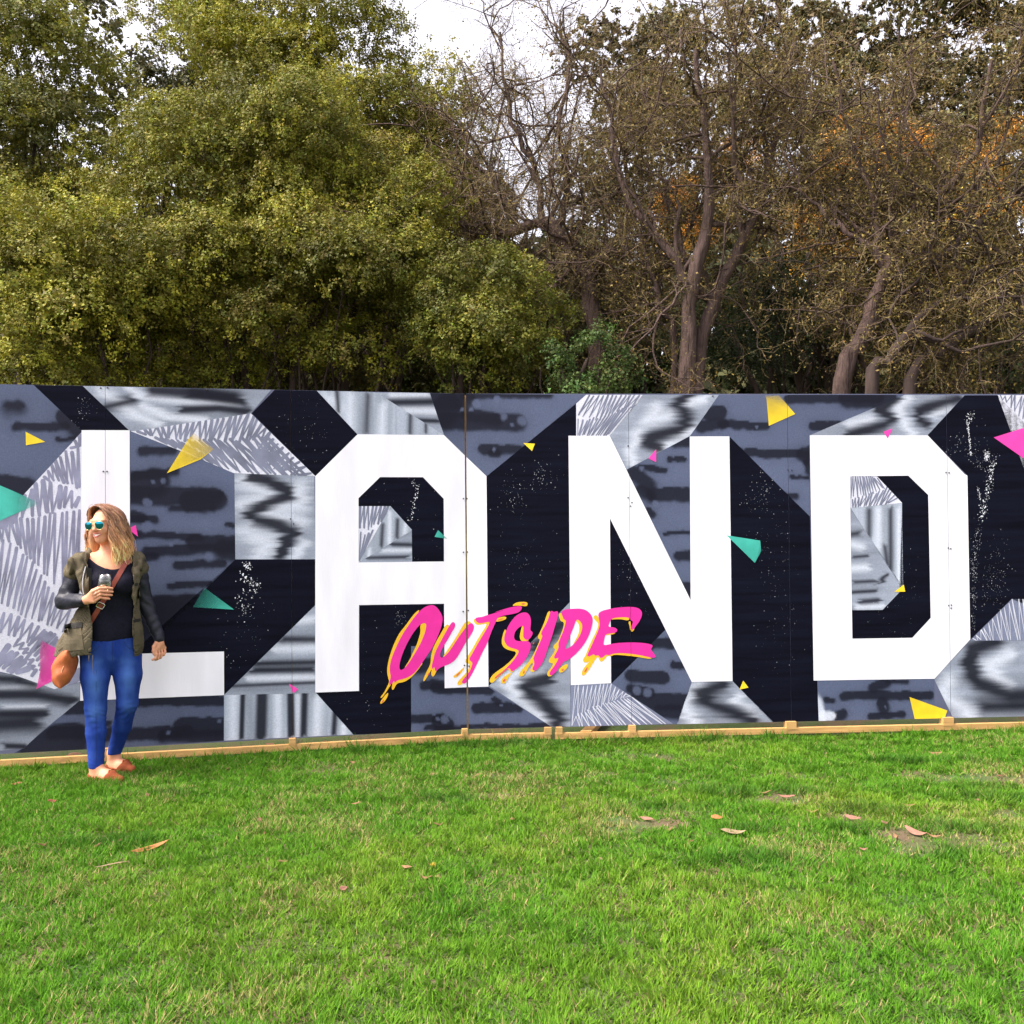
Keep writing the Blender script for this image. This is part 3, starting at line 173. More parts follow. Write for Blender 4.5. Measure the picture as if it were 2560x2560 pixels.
TAGS=[['O',[[-0.26,0.908],[-0.231,0.901],[-0.203,0.871],[-0.179,0.825],[-0.177,0.792],[-0.189,0.739],[-0.219,0.664],[-0.253,0.598],[-0.296,0.538],[-0.345,0.468],[-0.388,0.418],[-0.435,0.391],[-0.478,0.381],[-0.511,0.373],[-0.525,0.355],[-0.53,0.376],[-0.539,0.358],[-0.561,0.34],[-0.565,0.359],[-0.551,0.401],[-0.56,0.444],[-0.557,0.496],[-0.538,0.556],[-0.509,0.621],[-0.476,0.687],[-0.433,0.752],[-0.39,0.812],[-0.347,0.863],[-0.303,0.896]],[[-0.297,0.779],[-0.333,0.775],[-0.371,0.736],[-0.41,0.68],[-0.448,0.61],[-0.477,0.54],[-0.493,0.474],[-0.485,0.443],[-0.454,0.458],[-0.42,0.5],[-0.387,0.551],[-0.344,0.62],[-0.31,0.696],[-0.297,0.743]],[[[-0.335,0.882],[-0.375,0.855],[-0.409,0.813],[-0.447,0.762],[-0.49,0.711],[-0.519,0.655],[-0.543,0.599],[-0.564,0.534],[-0.576,0.477],[-0.579,0.435],[-0.57,0.392],[-0.563,0.366],[-0.582,0.327],[-0.601,0.29],[-0.629,0.26],[-0.62,0.25],[-0.592,0.285],[-0.563,0.33],[-0.539,0.363],[-0.548,0.32],[-0.54,0.305],[-0.53,0.315],[-0.516,0.343],[-0.502,0.356],[-0.464,0.359],[-0.426,0.377],[-0.388,0.408],[-0.345,0.459],[-0.316,0.5],[-0.364,0.469],[-0.435,0.415],[-0.53,0.39],[-0.548,0.448],[-0.534,0.547],[-0.457,0.71],[-0.385,0.807]],[[-0.295,0.783],[-0.333,0.777],[-0.34,0.754],[-0.338,0.715],[-0.348,0.678],[-0.367,0.621],[-0.396,0.565],[-0.416,0.519],[-0.459,0.459],[-0.437,0.467],[-0.411,0.504],[-0.377,0.55],[-0.334,0.62],[-0.295,0.705]],[[-0.569,0.294],[-0.592,0.275],[-0.611,0.252],[-0.63,0.223],[-0.625,0.21],[-0.597,0.228],[-0.578,0.256]]],[[[-0.62,0.222],[-0.606,0.243],[-0.601,0.238],[-0.611,0.222]]]],['U',[[-0.1,0.782],[-0.085,0.767],[-0.088,0.741],[-0.113,0.704],[-0.142,0.652],[-0.171,0.61],[-0.196,0.563],[-0.198,0.534],[-0.186,0.522],[-0.167,0.533],[-0.133,0.565],[-0.094,0.621],[-0.055,0.678],[-0.015,0.729],[0.019,0.767],[0.038,0.769],[0.053,0.747],[0.047,0.714],[0.018,0.666],[-0.016,0.619],[-0.051,0.558],[-0.085,0.506],[-0.124,0.479],[-0.163,0.466],[-0.201,0.453],[-0.225,0.43],[-0.235,0.431],[-0.239,0.464],[-0.252,0.443],[-0.261,0.46],[-0.249,0.503],[-0.234,0.564],[-0.205,0.62],[-0.171,0.681],[-0.141,0.733],[-0.117,0.771]],[],[[[-0.136,0.768],[-0.16,0.753],[-0.185,0.711],[-0.219,0.654],[-0.248,0.598],[-0.265,0.537],[-0.266,0.484],[-0.297,0.428],[-0.322,0.372],[-0.318,0.355],[-0.297,0.381],[-0.273,0.423],[-0.256,0.446],[-0.266,0.413],[-0.254,0.388],[-0.24,0.397],[-0.223,0.433],[-0.201,0.463],[-0.239,0.464],[-0.22,0.559],[-0.171,0.653],[-0.122,0.723]],[[0.019,0.785],[-0.015,0.775],[-0.04,0.735],[-0.069,0.688],[-0.099,0.641],[-0.133,0.594],[-0.167,0.547],[-0.181,0.524],[-0.128,0.556],[-0.074,0.63],[-0.011,0.724],[0.033,0.767]]],[[[-0.292,0.397],[-0.283,0.418],[-0.273,0.418],[-0.278,0.403]]]],['T',[[0.058,0.795],[0.07,0.809],[0.111,0.811],[0.149,0.825],[0.217,0.841],[0.29,0.864],[0.183,0.836],[0.259,0.863],[0.335,0.883],[0.396,0.888],[0.404,0.873],[0.388,0.846],[0.35,0.832],[0.278,0.822],[0.221,0.805],[0.217,0.788],[0.177,0.702],[0.148,0.621],[0.113,0.559],[0.079,0.487],[0.045,0.42],[0.016,0.368],[-0.009,0.335],[-0.028,0.329],[-0.043,0.341],[-0.033,0.36],[0.006,0.402],[0.026,0.435],[0.041,0.483],[0.021,0.493],[0.014,0.512],[0.031,0.536],[0.066,0.598],[0.1,0.655],[0.139,0.717],[0.173,0.778],[0.134,0.772],[0.091,0.764],[0.069,0.778]],[],[[[0.06,0.803],[0.048,0.791],[0.053,0.771],[0.072,0.754],[0.101,0.756],[0.154,0.767],[0.11,0.703],[0.071,0.641],[0.037,0.579],[0.002,0.527],[-0.015,0.499],[-0.012,0.479],[0.021,0.471],[0.006,0.426],[-0.028,0.389],[-0.067,0.352],[-0.077,0.328],[-0.062,0.318],[-0.038,0.327],[-0.009,0.359],[0.04,0.454],[0.119,0.597],[0.178,0.731],[0.193,0.784],[0.081,0.776]],[[0.207,0.795],[0.212,0.774],[0.246,0.779],[0.284,0.792],[0.289,0.806],[0.275,0.814],[0.236,0.806]],[[-0.021,0.453],[-0.061,0.419],[-0.1,0.392],[-0.103,0.377],[-0.081,0.377],[-0.047,0.404],[-0.022,0.441]],[[0.331,0.888],[0.346,0.905],[0.373,0.916],[0.426,0.918],[0.443,0.91],[0.443,0.891],[0.43,0.884],[0.403,0.888],[0.365,0.89]]],[[[-0.085,0.39],[-0.057,0.416],[-0.052,0.411],[-0.076,0.387]],[[0.4,0.907],[0.426,0.908],[0.422,0.897],[0.399,0.899]],[[0.222,0.788],[0.265,0.803],[0.265,0.797],[0.226,0.783]]]],['S',[[0.425,0.842],[0.448,0.832],[0.465,0.804],[0.468,0.762],[0.46,0.709],[0.477,0.698],[0.481,0.683],[0.466,0.657],[0.446,0.638],[0.424,0.642],[0.409,0.661],[0.411,0.703],[0.413,0.74],[0.402,0.744],[0.371,0.726],[0.348,0.696],[0.341,0.659],[0.352,0.636],[0.386,0.63],[0.424,0.633],[0.454,0.627],[0.465,0.604],[0.461,0.57],[0.442,0.525],[0.415,0.484],[0.38,0.447],[0.339,0.418],[0.32,0.412],[0.31,0.437],[0.293,0.433],[0.255,0.404],[0.248,0.408],[0.293,0.445],[0.339,0.493],[0.366,0.534],[0.378,0.556],[0.366,0.571],[0.332,0.58],[0.295,0.595],[0.276,0.622],[0.269,0.648],[0.277,0.69],[0.3,0.742],[0.327,0.783],[0.353,0.813],[0.388,0.835]],[],[[[0.277,0.727],[0.257,0.667],[0.251,0.63],[0.257,0.6],[0.279,0.577],[0.317,0.563],[0.351,0.557],[0.357,0.541],[0.343,0.519],[0.309,0.482],[0.263,0.445],[0.218,0.416],[0.18,0.387],[0.16,0.351],[0.165,0.334],[0.184,0.331],[0.202,0.349],[0.24,0.382],[0.274,0.415],[0.297,0.433],[0.316,0.407],[0.327,0.403],[0.339,0.418],[0.362,0.489],[0.408,0.582],[0.295,0.637],[0.288,0.697]],[[0.413,0.747],[0.402,0.744],[0.394,0.714],[0.384,0.673],[0.386,0.647],[0.397,0.63],[0.443,0.632],[0.454,0.64],[0.424,0.646]],[[0.325,0.407],[0.293,0.392],[0.259,0.37],[0.243,0.344],[0.249,0.329],[0.266,0.321],[0.281,0.336],[0.297,0.366],[0.319,0.395]]],[[[0.198,0.371],[0.24,0.404],[0.29,0.433],[0.293,0.429],[0.274,0.415],[0.221,0.373],[0.198,0.359]],[[0.255,0.344],[0.274,0.362],[0.281,0.355],[0.266,0.335]]]],['I',[[0.612,0.849],[0.627,0.847],[0.634,0.839],[0.657,0.846],[0.669,0.839],[0.665,0.808],[0.645,0.744],[0.629,0.688],[0.61,0.632],[0.586,0.568],[0.567,0.511],[0.547,0.466],[0.521,0.433],[0.494,0.413],[0.477,0.419],[0.475,0.434],[0.49,0.46],[0.487,0.486],[0.481,0.505],[0.499,0.547],[0.522,0.599],[0.545,0.651],[0.551,0.668],[0.54,0.678],[0.546,0.701],[0.569,0.738],[0.592,0.783],[0.604,0.821]],[],[[[0.612,0.85],[0.593,0.843],[0.581,0.813],[0.569,0.776],[0.55,0.731],[0.53,0.689],[0.515,0.663],[0.521,0.646],[0.534,0.64],[0.507,0.58],[0.483,0.532],[0.453,0.483],[0.414,0.442],[0.38,0.402],[0.374,0.379],[0.395,0.372],[0.418,0.386],[0.441,0.431],[0.475,0.479],[0.479,0.456],[0.46,0.43],[0.458,0.412],[0.475,0.403],[0.496,0.412],[0.521,0.486],[0.56,0.579],[0.599,0.73]]],[[[0.402,0.397],[0.414,0.42],[0.42,0.412],[0.41,0.393]],[[0.479,0.617],[0.489,0.621],[0.49,0.613],[0.48,0.606]]]],['D',[[0.695,0.846],[0.722,0.859],[0.776,0.862],[0.829,0.863],[0.875,0.851],[0.905,0.824],[0.919,0.8],[0.923,0.767],[0.91,0.71],[0.884,0.645],[0.851,0.593],[0.809,0.544],[0.768,0.508],[0.73,0.484],[0.693,0.473],[0.703,0.471],[0.673,0.438],[0.642,0.397],[0.615,0.377],[0.6,0.381],[0.6,0.401],[0.631,0.439],[0.662,0.487],[0.666,0.51],[0.646,0.497],[0.633,0.506],[0.639,0.525],[0.658,0.555],[0.67,0.585],[0.665,0.604],[0.678,0.642],[0.702,0.694],[0.717,0.743],[0.725,0.779],[0.706,0.785],[0.701,0.804],[0.691,0.827]],[[0.802,0.785],[0.824,0.776],[0.843,0.749],[0.845,0.719],[0.831,0.673],[0.804,0.632],[0.769,0.591],[0.723,0.567],[0.716,0.577],[0.735,0.622],[0.762,0.682],[0.786,0.742]],[[[0.688,0.834],[0.67,0.823],[0.676,0.797],[0.687,0.77],[0.71,0.766],[0.706,0.728],[0.686,0.676],[0.663,0.623],[0.632,0.597],[0.63,0.578],[0.643,0.57],[0.635,0.544],[0.605,0.507],[0.593,0.484],[0.601,0.469],[0.631,0.465],[0.608,0.428],[0.581,0.398],[0.585,0.375],[0.6,0.369],[0.623,0.378],[0.673,0.464],[0.693,0.577],[0.732,0.728],[0.714,0.811]],[[0.802,0.787],[0.828,0.779],[0.847,0.749],[0.849,0.718],[0.835,0.673],[0.808,0.632],[0.767,0.587],[0.789,0.629],[0.816,0.677],[0.824,0.719],[0.817,0.753],[0.797,0.772]],[[0.736,0.46],[0.707,0.452],[0.676,0.43],[0.669,0.411],[0.676,0.396],[0.695,0.398],[0.714,0.414],[0.735,0.437]]],[[[0.688,0.419],[0.703,0.426],[0.704,0.414],[0.689,0.41]]]],['E',[[0.961,0.824],[0.99,0.844],[1.052,0.858],[1.118,0.867],[1.202,0.87],[1.256,0.863],[1.284,0.84],[1.29,0.811],[1.271,0.766],[1.242,0.73],[1.225,0.705],[1.206,0.704],[1.2,0.718],[1.217,0.747],[1.219,0.765],[1.201,0.771],[1.188,0.794],[1.126,0.795],[1.06,0.788],[1.047,0.757],[1.034,0.725],[1.076,0.722],[1.1,0.711],[1.104,0.695],[1.088,0.681],[1.05,0.677],[1.015,0.672],[1.004,0.627],[0.998,0.588],[1.054,0.6],[1.116,0.607],[1.22,0.609],[1.315,0.601],[1.361,0.588],[1.365,0.576],[1.35,0.556],[1.364,0.535],[1.383,0.51],[1.385,0.495],[1.36,0.492],[1.281,0.512],[1.198,0.527],[1.115,0.533],[1.065,0.528],[1.04,0.516],[1.016,0.524],[0.99,0.5],[0.974,0.499],[0.962,0.521],[0.933,0.514],[0.929,0.53],[0.891,0.51],[0.877,0.515],[0.883,0.535],[0.909,0.584],[0.934,0.64],[0.964,0.705],[0.974,0.746],[0.968,0.783]],[],[[[0.956,0.815],[0.927,0.808],[0.931,0.784],[0.956,0.759],[0.964,0.746],[0.951,0.702],[0.917,0.637],[0.884,0.568],[0.867,0.519],[0.846,0.491],[0.85,0.47],[0.874,0.466],[0.899,0.477],[0.866,0.445],[0.841,0.409],[0.835,0.385],[0.845,0.369],[0.865,0.38],[0.899,0.424],[0.932,0.481],[0.958,0.513],[0.97,0.476],[0.986,0.469],[1.007,0.488],[1.028,0.516],[1.053,0.509],[1.078,0.521],[1.156,0.514],[1.239,0.504],[1.339,0.484],[1.364,0.49],[1.281,0.516],[1.115,0.539],[0.991,0.541],[0.933,0.554],[0.976,0.677],[0.981,0.758]],[[1.055,0.777],[1.097,0.781],[1.138,0.779],[1.19,0.767],[1.192,0.796],[1.118,0.801],[1.058,0.791]],[[1.188,0.763],[1.188,0.747],[1.194,0.735],[1.196,0.706],[1.206,0.688],[1.22,0.689],[1.232,0.71],[1.216,0.71],[1.208,0.714],[1.202,0.735],[1.205,0.763]],[[1.013,0.663],[1.05,0.667],[1.079,0.672],[1.092,0.684],[1.017,0.676]]],[[[0.853,0.401],[0.878,0.435],[0.883,0.429],[0.862,0.393]],[[1.2,0.698],[1.216,0.706],[1.216,0.699],[1.206,0.695]]]]]
CLUSTERS=[[[[-1.544,1.23],[-1.526,1.202]],0.014,30,0.003,0.008],[[[-1.563,1.146],[-1.491,1.061],[-1.464,1.088]],0.025,70,0.002,0.008],[[[-1.554,0.997],[-1.546,0.894]],0.039,60,0.002,0.006],[[[-1.537,0.754],[-1.492,0.846],[-1.672,0.712]],0.117,60,0.0015,0.004],[[[3.822,2.3],[3.786,2.231]],0.025,40,0.002,0.006],[[[3.786,2.231],[3.798,2.162],[3.813,1.981]],0.005,120,0.002,0.006],[[[3.631,2.025],[3.873,2.093],[3.834,1.938],[4.031,1.972]],0.05,130,0.002,0.005],[[[3.924,1.989],[3.942,1.955]],0.015,60,0.003,0.007],[[[3.995,1.92],[3.957,1.8],[3.936,1.645],[3.881,1.499]],0.02,200,0.002,0.007],[[[3.858,1.731],[3.883,1.645]],0.008,40,0.002,0.006],[[[3.862,1.456],[3.841,1.267],[3.811,1.07]],0.025,120,0.002,0.005],[[[4.038,1.282],[3.943,0.939]],0.074,120,0.0015,0.004],[[[3.824,1.134],[3.819,0.83],[3.806,0.658]],0.016,120,0.002,0.005],[[[3.96,1.082],[3.988,0.878]],0.078,60,0.0015,0.004],[[[-0.393,1.782],[-0.35,1.773],[-0.355,1.724],[-0.38,1.627],[-0.39,1.559],[-0.419,1.502]],0.01,70,0.002,0.006],[[[-0.724,1.686],[-0.197,1.393]],0.156,50,0.0015,0.004],[[[-1.105,2.305],[-1.18,2.17],[-1.051,1.972]],0.146,80,0.0015,0.004],[[[0.58,1.863],[0.501,1.8],[0.65,1.848],[0.283,1.712],[0.39,1.603]],0.068,150,0.0015,0.005],[[[0.299,1.289],[0.534,1.09]],0.156,120,0.0012,0.0035],[[[1.142,1.281],[1.288,0.883]],0.098,60,0.0015,0.004],[[[2.162,1.865],[2.28,1.704],[2.202,1.663],[2.088,1.629],[2.236,1.587]],0.047,90,0.0015,0.005],[[[2.169,1.324],[2.382,1.391]],0.135,90,0.0012,0.004],[[[2.209,1.103],[2.4,0.9],[2.241,0.404]],0.117,110,0.0012,0.004],[[[-2.638,2.252],[-2.621,2.216],[-2.57,2.334]],0.039,45,0.0015,0.005],[[[-0.491,0.868],[-0.472,0.819],[-0.511,0.782]],0.029,30,0.002,0.004],[[[-0.683,0.758],[-0.818,0.239],[-0.544,0.082]],0.107,60,0.0012,0.004],[[[3.067,0.74],[3.382,0.988]],0.137,60,0.0012,0.004]]
SCREWS=[[-2.469,1.863],[-2.446,1.863],[-2.485,2.427],[-2.442,2.43],[-1.801,2.432],[-1.243,1.534],[-1.223,1.5],[-0.019,1.673],[0.007,1.675],[-0.022,1.283],[0.007,1.285],[-0.027,0.853],[0.011,0.86],[1.193,1.672],[1.211,1.61],[1.197,2.054],[1.221,1.637],[3.615,1.846],[3.639,1.844],[3.624,1.278],[3.643,1.272],[2.399,1.872],[2.427,1.869],[1.837,2.423],[3.62,0.845],[3.639,0.825],[3.641,0.848],[-0.021,0.463],[0.012,0.457],[-0.027,0.852],[0.011,0.86]]
# ------------------------------------------------------------------ the painted plywood wall
P0 = np.array((-.335, 6.60)); AL, AR = R(11.4), R(3.6); FOOT = .10; HT = 2.44
DL = np.array((math.cos(AL), math.sin(AL))); DR = np.array((math.cos(AR), math.sin(AR)))
NL = np.array((math.sin(AL), -math.cos(AL))); NR = np.array((math.sin(AR), -math.cos(AR)))
SEAMS = [-6.12, -4.90, -3.68, -2.457, -1.238, 0.0, 1.203, 2.401, 3.626, 4.85, 6.07]
GAPS = {0.0: .006}
RECTS = []
for a, b in zip(SEAMS[:-1], SEAMS[1:]):
    RECTS.append((a + GAPS.get(a, .0012), b - GAPS.get(b, .0012), 0.0, HT))
def onwall(uv, off):
    """(n,2) wall metres -> (n,3) world, off metres in front of the panel face"""
    uv = np.asarray(uv, float); left = uv[:, :1] < 0
    xy = P0 + uv[:, :1] * np.where(left, DL, DR) + off * np.where(left, NL, NR)
    return np.column_stack([xy, FOOT + uv[:, 1]])
def clip_half(poly, ax, val, keep_greater):
    out = []
    for i in range(len(poly)):
        p, q = poly[i - 1], poly[i]
        a = (p[ax] - val) * (1 if keep_greater else -1); b = (q[ax] - val) * (1 if keep_greater else -1)
        if (a >= 0) != (b >= 0):
            t = a / (a - b); out.append((p[0] + t * (q[0] - p[0]), p[1] + t * (q[1] - p[1])))
        if b >= 0: out.append(q)
    return out
def to_panels(V, F):
    """cut faces of a flat drawing at the panel edges"""
    nv, nf, key = [], [], {}
    def vid(p):
        k = (round(p[0], 5), round(p[1], 5))
        if k not in key: key[k] = len(nv); nv.append(k)
        return key[k]
    for f in F:
        P = [tuple(V[i]) for i in f]; lo = min(p[0] for p in P); hi = max(p[0] for p in P)
        zl = min(p[1] for p in P); zh = max(p[1] for p in P)
        for a, b, c, d in RECTS:
            if hi <= a or lo >= b: continue
            Q = P
            if lo < a: Q = clip_half(Q, 0, a, True)
            if Q and hi > b: Q = clip_half(Q, 0, b, False)
            if Q and zl < c: Q = clip_half(Q, 1, c + .001, True)
            if Q and zh > d: Q = clip_half(Q, 1, d - .001, False)
            if len(Q) >= 3:
                ids = []
                for p in Q:
                    k = vid(p)
                    if k not in ids: ids.append(k)
                if len(ids) >= 3: nf.append(tuple(ids))
    return np.array(nv) if nv else np.zeros((0, 2)), nf
def tess(loops):
    pts = [p for l in loops for p in l]
    tri = tessellate_polygon([[Vector((p[0], p[1], 0)) for p in l] for l in loops])
    return pts, [tuple(t) for t in tri]
def chaikin(P, it=2):
    P = np.asarray(P, float)
    for _ in range(it):
        Q = np.roll(P, -1, 0); P = np.stack([.75 * P + .25 * Q, .25 * P + .75 * Q], 1).reshape(-1, 2)
    return P
def paint(name, loops, off, mat, parent, smooth_it=0):
    if smooth_it: loops = [chaikin(l, smooth_it) for l in loops]
    V, F = tess([[tuple(p) for p in l] for l in loops]); V, F = to_panels(V, F)
    if not F: return None
    return npmesh(name, onwall(V, off), F, mat, parent)
PLY = dict(bump=.12, bscale=26, bstretch=(9, 9, .6))
M_white = material('white_wall_paint', (.755, .745, .81), .6, noise=.10, nscale=3.0, stretch=(2.2, 2.2, .5), **PLY)
M_night = material('navy_black_paint', (.0036, .0042, .0105), .8, noise=.5, nscale=5.0, stretch=(.35, .35, 5), spec=.06, **PLY)
M_spray = material('sprayed_paint', attr=True, rough=.65, spec=.15, noise=.16, nscale=110.0, **PLY)
M_stroke_v = material('violet_grey_brush_paint', (.215, .22, .32), .6, noise=.35, nscale=9, **PLY)
M_stroke_g = material('grey_brush_paint', (.165, .178, .25), .6, noise=.3, nscale=9, **PLY)
M_stroke_w = material('white_brush_paint', (.62, .63, .72), .6, noise=.2, nscale=9, **PLY)
M_pink = material('pink_paint', (.70, .022, .29), .55, noise=.07, nscale=14, **PLY)
M_yel = material('amber_paint', (.76, .43, .02), .55, noise=.07, nscale=14, **PLY)
M_red = material('coral_paint', (.62, .085, .085), .55, **PLY)
M_shard = {'yellow': material('yellow_spray_paint', (.80, .57, .02), .55, noise=.16, nscale=9, **PLY), 'teal': material('teal_spray_paint', (.05, .42, .34), .55, noise=.2, nscale=9, **PLY), 'pink': material('magenta_spray_paint', (.76, .05, .36), .55, noise=.12, nscale=9, **PLY)}
for m_ in M_shard.values():       # spray paint thins out to nothing at one end
    N_, L2_ = m_.node_tree.nodes, m_.node_tree.links; at_ = N_.new('ShaderNodeAttribute'); at_.attribute_name = 'col'; tr_ = N_.new('ShaderNodeBsdfTransparent'); mx_ = N_.new('ShaderNodeMixShader')
    L2_.new(at_.outputs['Fac'], mx_.inputs[0]); L2_.new(tr_.outputs[0], mx_.inputs[1]); L2_.new(N_['Principled BSDF'].outputs[0], mx_.inputs[2]); L2_.new(mx_.outputs[0], N_['Material Output'].inputs['Surface'])
M_speck = material('white_splatter_paint', (.75, .77, .83), .6)
M_ply = material('raw_plywood', (.42, .27, .13), .8, noise=.3, nscale=8, stretch=(6, 6, .7), bump=.3, bscale=30, bstretch=(9, 9, .6))
M_ground = material('grey_ground_coat', (.10, .11, .18), .65, noise=.2, nscale=4, **PLY)
M_lumber = material('pine_lumber', (.50, .29, .105), .75, noise=.3, nscale=5, stretch=(.6, 9, 9), bump=.2, bscale=20, bstretch=(1, 9, 9))
M_screw = material('steel_screw', (.07, .07, .08), .4, metal=.8)

wall = thing('mural_wall', 'long plywood wall painted with giant white letters L A N D and grey abstract shapes', 'wall', (P0[0], P0[1], 0)); wall['kind'] = 'thing'
bpy.context.view_layer.update()
def winv(V): return np.asarray(V) - np.array((P0[0], P0[1], 0))
_np = npmesh
def npmesh_w(name, V, F, mat=None, parent=None, color=None, smooth=False): return _np(name, winv(V), F, mat, parent, color, smooth)
npmesh_keep = npmesh
npmesh = npmesh_w
for a, b, c, d in RECTS:
    A = onwall([(a, c), (b - 1e-6, c), (b - 1e-6, d), (a, d)] if b > 0 else [(a, c), (b, c), (b, d), (a, d)], 0); B = onwall([(a, c), (b - 1e-6, c), (b - 1e-6, d), (a, d)] if b > 0 else [(a, c), (b, c), (b, d), (a, d)], -.015)
    npmesh('plywood_panel', np.vstack([A, B]), [(0, 1, 2, 3), (7, 6, 5, 4), (0, 4, 5, 1), (1, 5, 6, 2), (2, 6, 7, 3), (3, 7, 4, 0)], M_ground, wall)

TONE = {'d': (.0055, .0062, .0145), 'w': (.60, .64, .74)}
BASE = {'camo': (.086, .105, .175), 'marble_h': (.25, .28, .35), 'marble_v': (.33, .37, .45), 'sw': (.60, .61, .70), 'sg': (.17, .19, .28)}
def seg_dist(P, line):
    best = np.full(len(P), 1e9); line = np.asarray(line, float)
    for a, b in zip(line[:-1], line[1:]):
        d = b - a; t = np.clip(((P - a) @ d) / (d @ d + 1e-12), 0, 1)
        best = np.minimum(best, np.linalg.norm(P - a - t[:, None] * d, axis=1))
    return best
def field_colors(kind, P, strokes, seed):
    q = np.column_stack([P, np.zeros(len(P))])
    base = np.array(BASE[kind], float); C = np.tile(base, (len(P), 1))
    if kind == 'camo':
        C *= (1 + .22 * (fbm(q * 2.2, seed) - .5))[:, None]
        warp = .030 * (fbm(q * 7, seed + 3) - .5)[:, None] + .014 * (fbm(q * 30, seed + 5, 2) - .5)[:, None]
        D_ = P + np.column_stack([warp * 0, warp])
        fuzz = .35 + 1.2 * fbm(q * 4.5, seed + 8)
    else:
        s = np.array((1.3, 9, 1)) if kind == 'marble_h' else np.array((9, 1.0, 1)) if kind == 'marble_v' else np.array((2, 2, 1))
        n = fbm(q * s * 1.6, seed, 4)
        amp = .5 if kind.startswith('marble') else .25
        C *= (1 + amp * 1.3 * (n - .5))[:, None]
        ax = 0 if kind == 'marble_h' else 1
        s2 = np.array((1.2, 40, 1)) if kind == 'marble_h' else np.array((40, 1.0, 1)) if kind == 'marble_v' else s
        s3 = np.array((2.0, 100, 1)) if kind == 'marble_h' else np.array((100, 1.6, 1)) if kind == 'marble_v' else s
        if kind[0] == 'm': C *= (1 + .28 * (fbm(q * s2 * np.array((1.5, 1, 1)), seed + 21, 2) - .5))[:, None]
        warp = .03 * (fbm(q * s * 2.2, seed + 3) - .5) + (.055 * (vnoise(q * s2, seed + 9) - .5) + .045 * (vnoise(q * s3, seed + 10) - .5)) * (1 if kind == 'marble_h' else .6)
        D_ = P.copy(); D_[:, ax] += warp
        fuzz = 1.3 + 1.6 * fbm(q * s, seed + 8)
    for tone, r, soft, line in sorted(strokes, key=lambda s: {'w': 0, 'd': 1, 'g': 2}[s[0]] if kind[0] == 'm' else 0):
        if tone == 'd': r *= 1.12
        col = base if tone == 'g' else np.array(TONE[tone])
        d = seg_dist(D_, line)
        sf = soft * fuzz
        if kind == 'camo' and tone == 'd': sf = sf * np.where(P[:, 1] < np.mean([p[1] for p in line]), 2.0, .8)
        k = np.clip((r + sf * .5 - d) / (sf + 1e-6), 0, 1); k = k * k * (3 - 2 * k)
        if tone == 'd': k = np.maximum(k, .16 * np.clip(1 - (d - r) / (1.6 * r + .02), 0, 1) ** 2)
        if tone == 'w': k = k * .8
        if tone == 'g': k = k * .75
        if tone == 'd': k = k * (.93 if kind == 'camo' else .96)
        C = C * (1 - k[:, None]) + col * k[:, None]
    return C
def grid_field(poly, step):
    """triangulated field with inner grid points so that sprayed tones can be carried per vertex"""
    poly = np.asarray(poly, float); poly = np.column_stack([np.clip(poly[:, 0], -4.95, 4.9), np.clip(poly[:, 1], -.02, HT + .02)])
    bd = []
    for a, b in zip(poly, np.roll(poly, -1, 0)):
        n = max(1, int(np.linalg.norm(b - a) / (step * 2)))
        bd += [a + (b - a) * t for t in np.arange(n) / n]
    bd = np.array(bd)
    x0, y0 = bd.min(0); x1, y1 = bd.max(0)
    gx, gy = np.meshgrid(np.arange(x0 + step * .5, x1, step), np.arange(y0 + step * .5, y1, step)); gx[::2] += step * .5
    G = np.column_stack([gx.ravel(), gy.ravel()])
    inside = np.zeros(len(G), bool)
    for a, b in zip(poly, np.roll(poly, -1, 0)):
        cr = (a[1] > G[:, 1]) != (b[1] > G[:, 1])
        xi = a[0] + (G[:, 1] - a[1]) * (b[0] - a[0]) / ((b[1] - a[1]) or 1e-9)
        inside ^= cr & (G[:, 0] < xi)
    G = G[inside]
    if len(G):
        dm = np.full(len(G), 1e9)
        for a, b in zip(poly, np.roll(poly, -1, 0)): dm = np.minimum(dm, seg_dist(G, [a, b]))
        G = G[dm > step * .4]
    pts = np.vstack([bd, G]) if len(G) else bd
    n = len(bd)
    V, E, Fc, *_ = delaunay_2d_cdt([Vector(p) for p in pts], [], [list(range(n))], 1, 1e-6)
    return np.array([tuple(v) for v in V]), [tuple(f) for f in Fc]
def view_step(poly):
    us = [p[0] for p in poly]; return .016 if min(us) > 4.2 or max(us) < -3.1 else .0105
for i, (kind, poly, strokes) in enumerate(FIELDS):
    if kind == 'night':
        paint('dark_paint_field', [poly], .0010, M_night, wall); continue
    V, F = grid_field(poly, view_step(poly) * (.80 if kind[0] == 'm' else 1.2)); V, F = to_panels(V, F)
    if not F: continue
    npmesh('sprayed_paint_field' if kind == 'camo' else 'streaked_paint_field', onwall(V, .0010), F, M_spray, wall, field_colors(kind, V, strokes, 17 * i))
def capsule(a, b, r0, r1):
    a, b = np.asarray(a), np.asarray(b); d = b - a; L = np.linalg.norm(d) + 1e-9; d = d / L; n = np.array((-d[1], d[0]))
    pts = []
    for t in np.linspace(-90, 90, 6): pts.append(b + r1 * (d * math.cos(R(t)) + n * math.sin(R(t))))
    for t in np.linspace(90, 270, 6): pts.append(a + r0 * (d * math.cos(R(t)) + n * math.sin(R(t))))
    return pts
def along(line, t):
    line = np.asarray(line, float); s = np.r_[0, np.cumsum(np.linalg.norm(np.diff(line, axis=0), axis=1))]; s /= s[-1]
    return np.array([np.interp(t, s, line[:, k]) for k in (0, 1)])
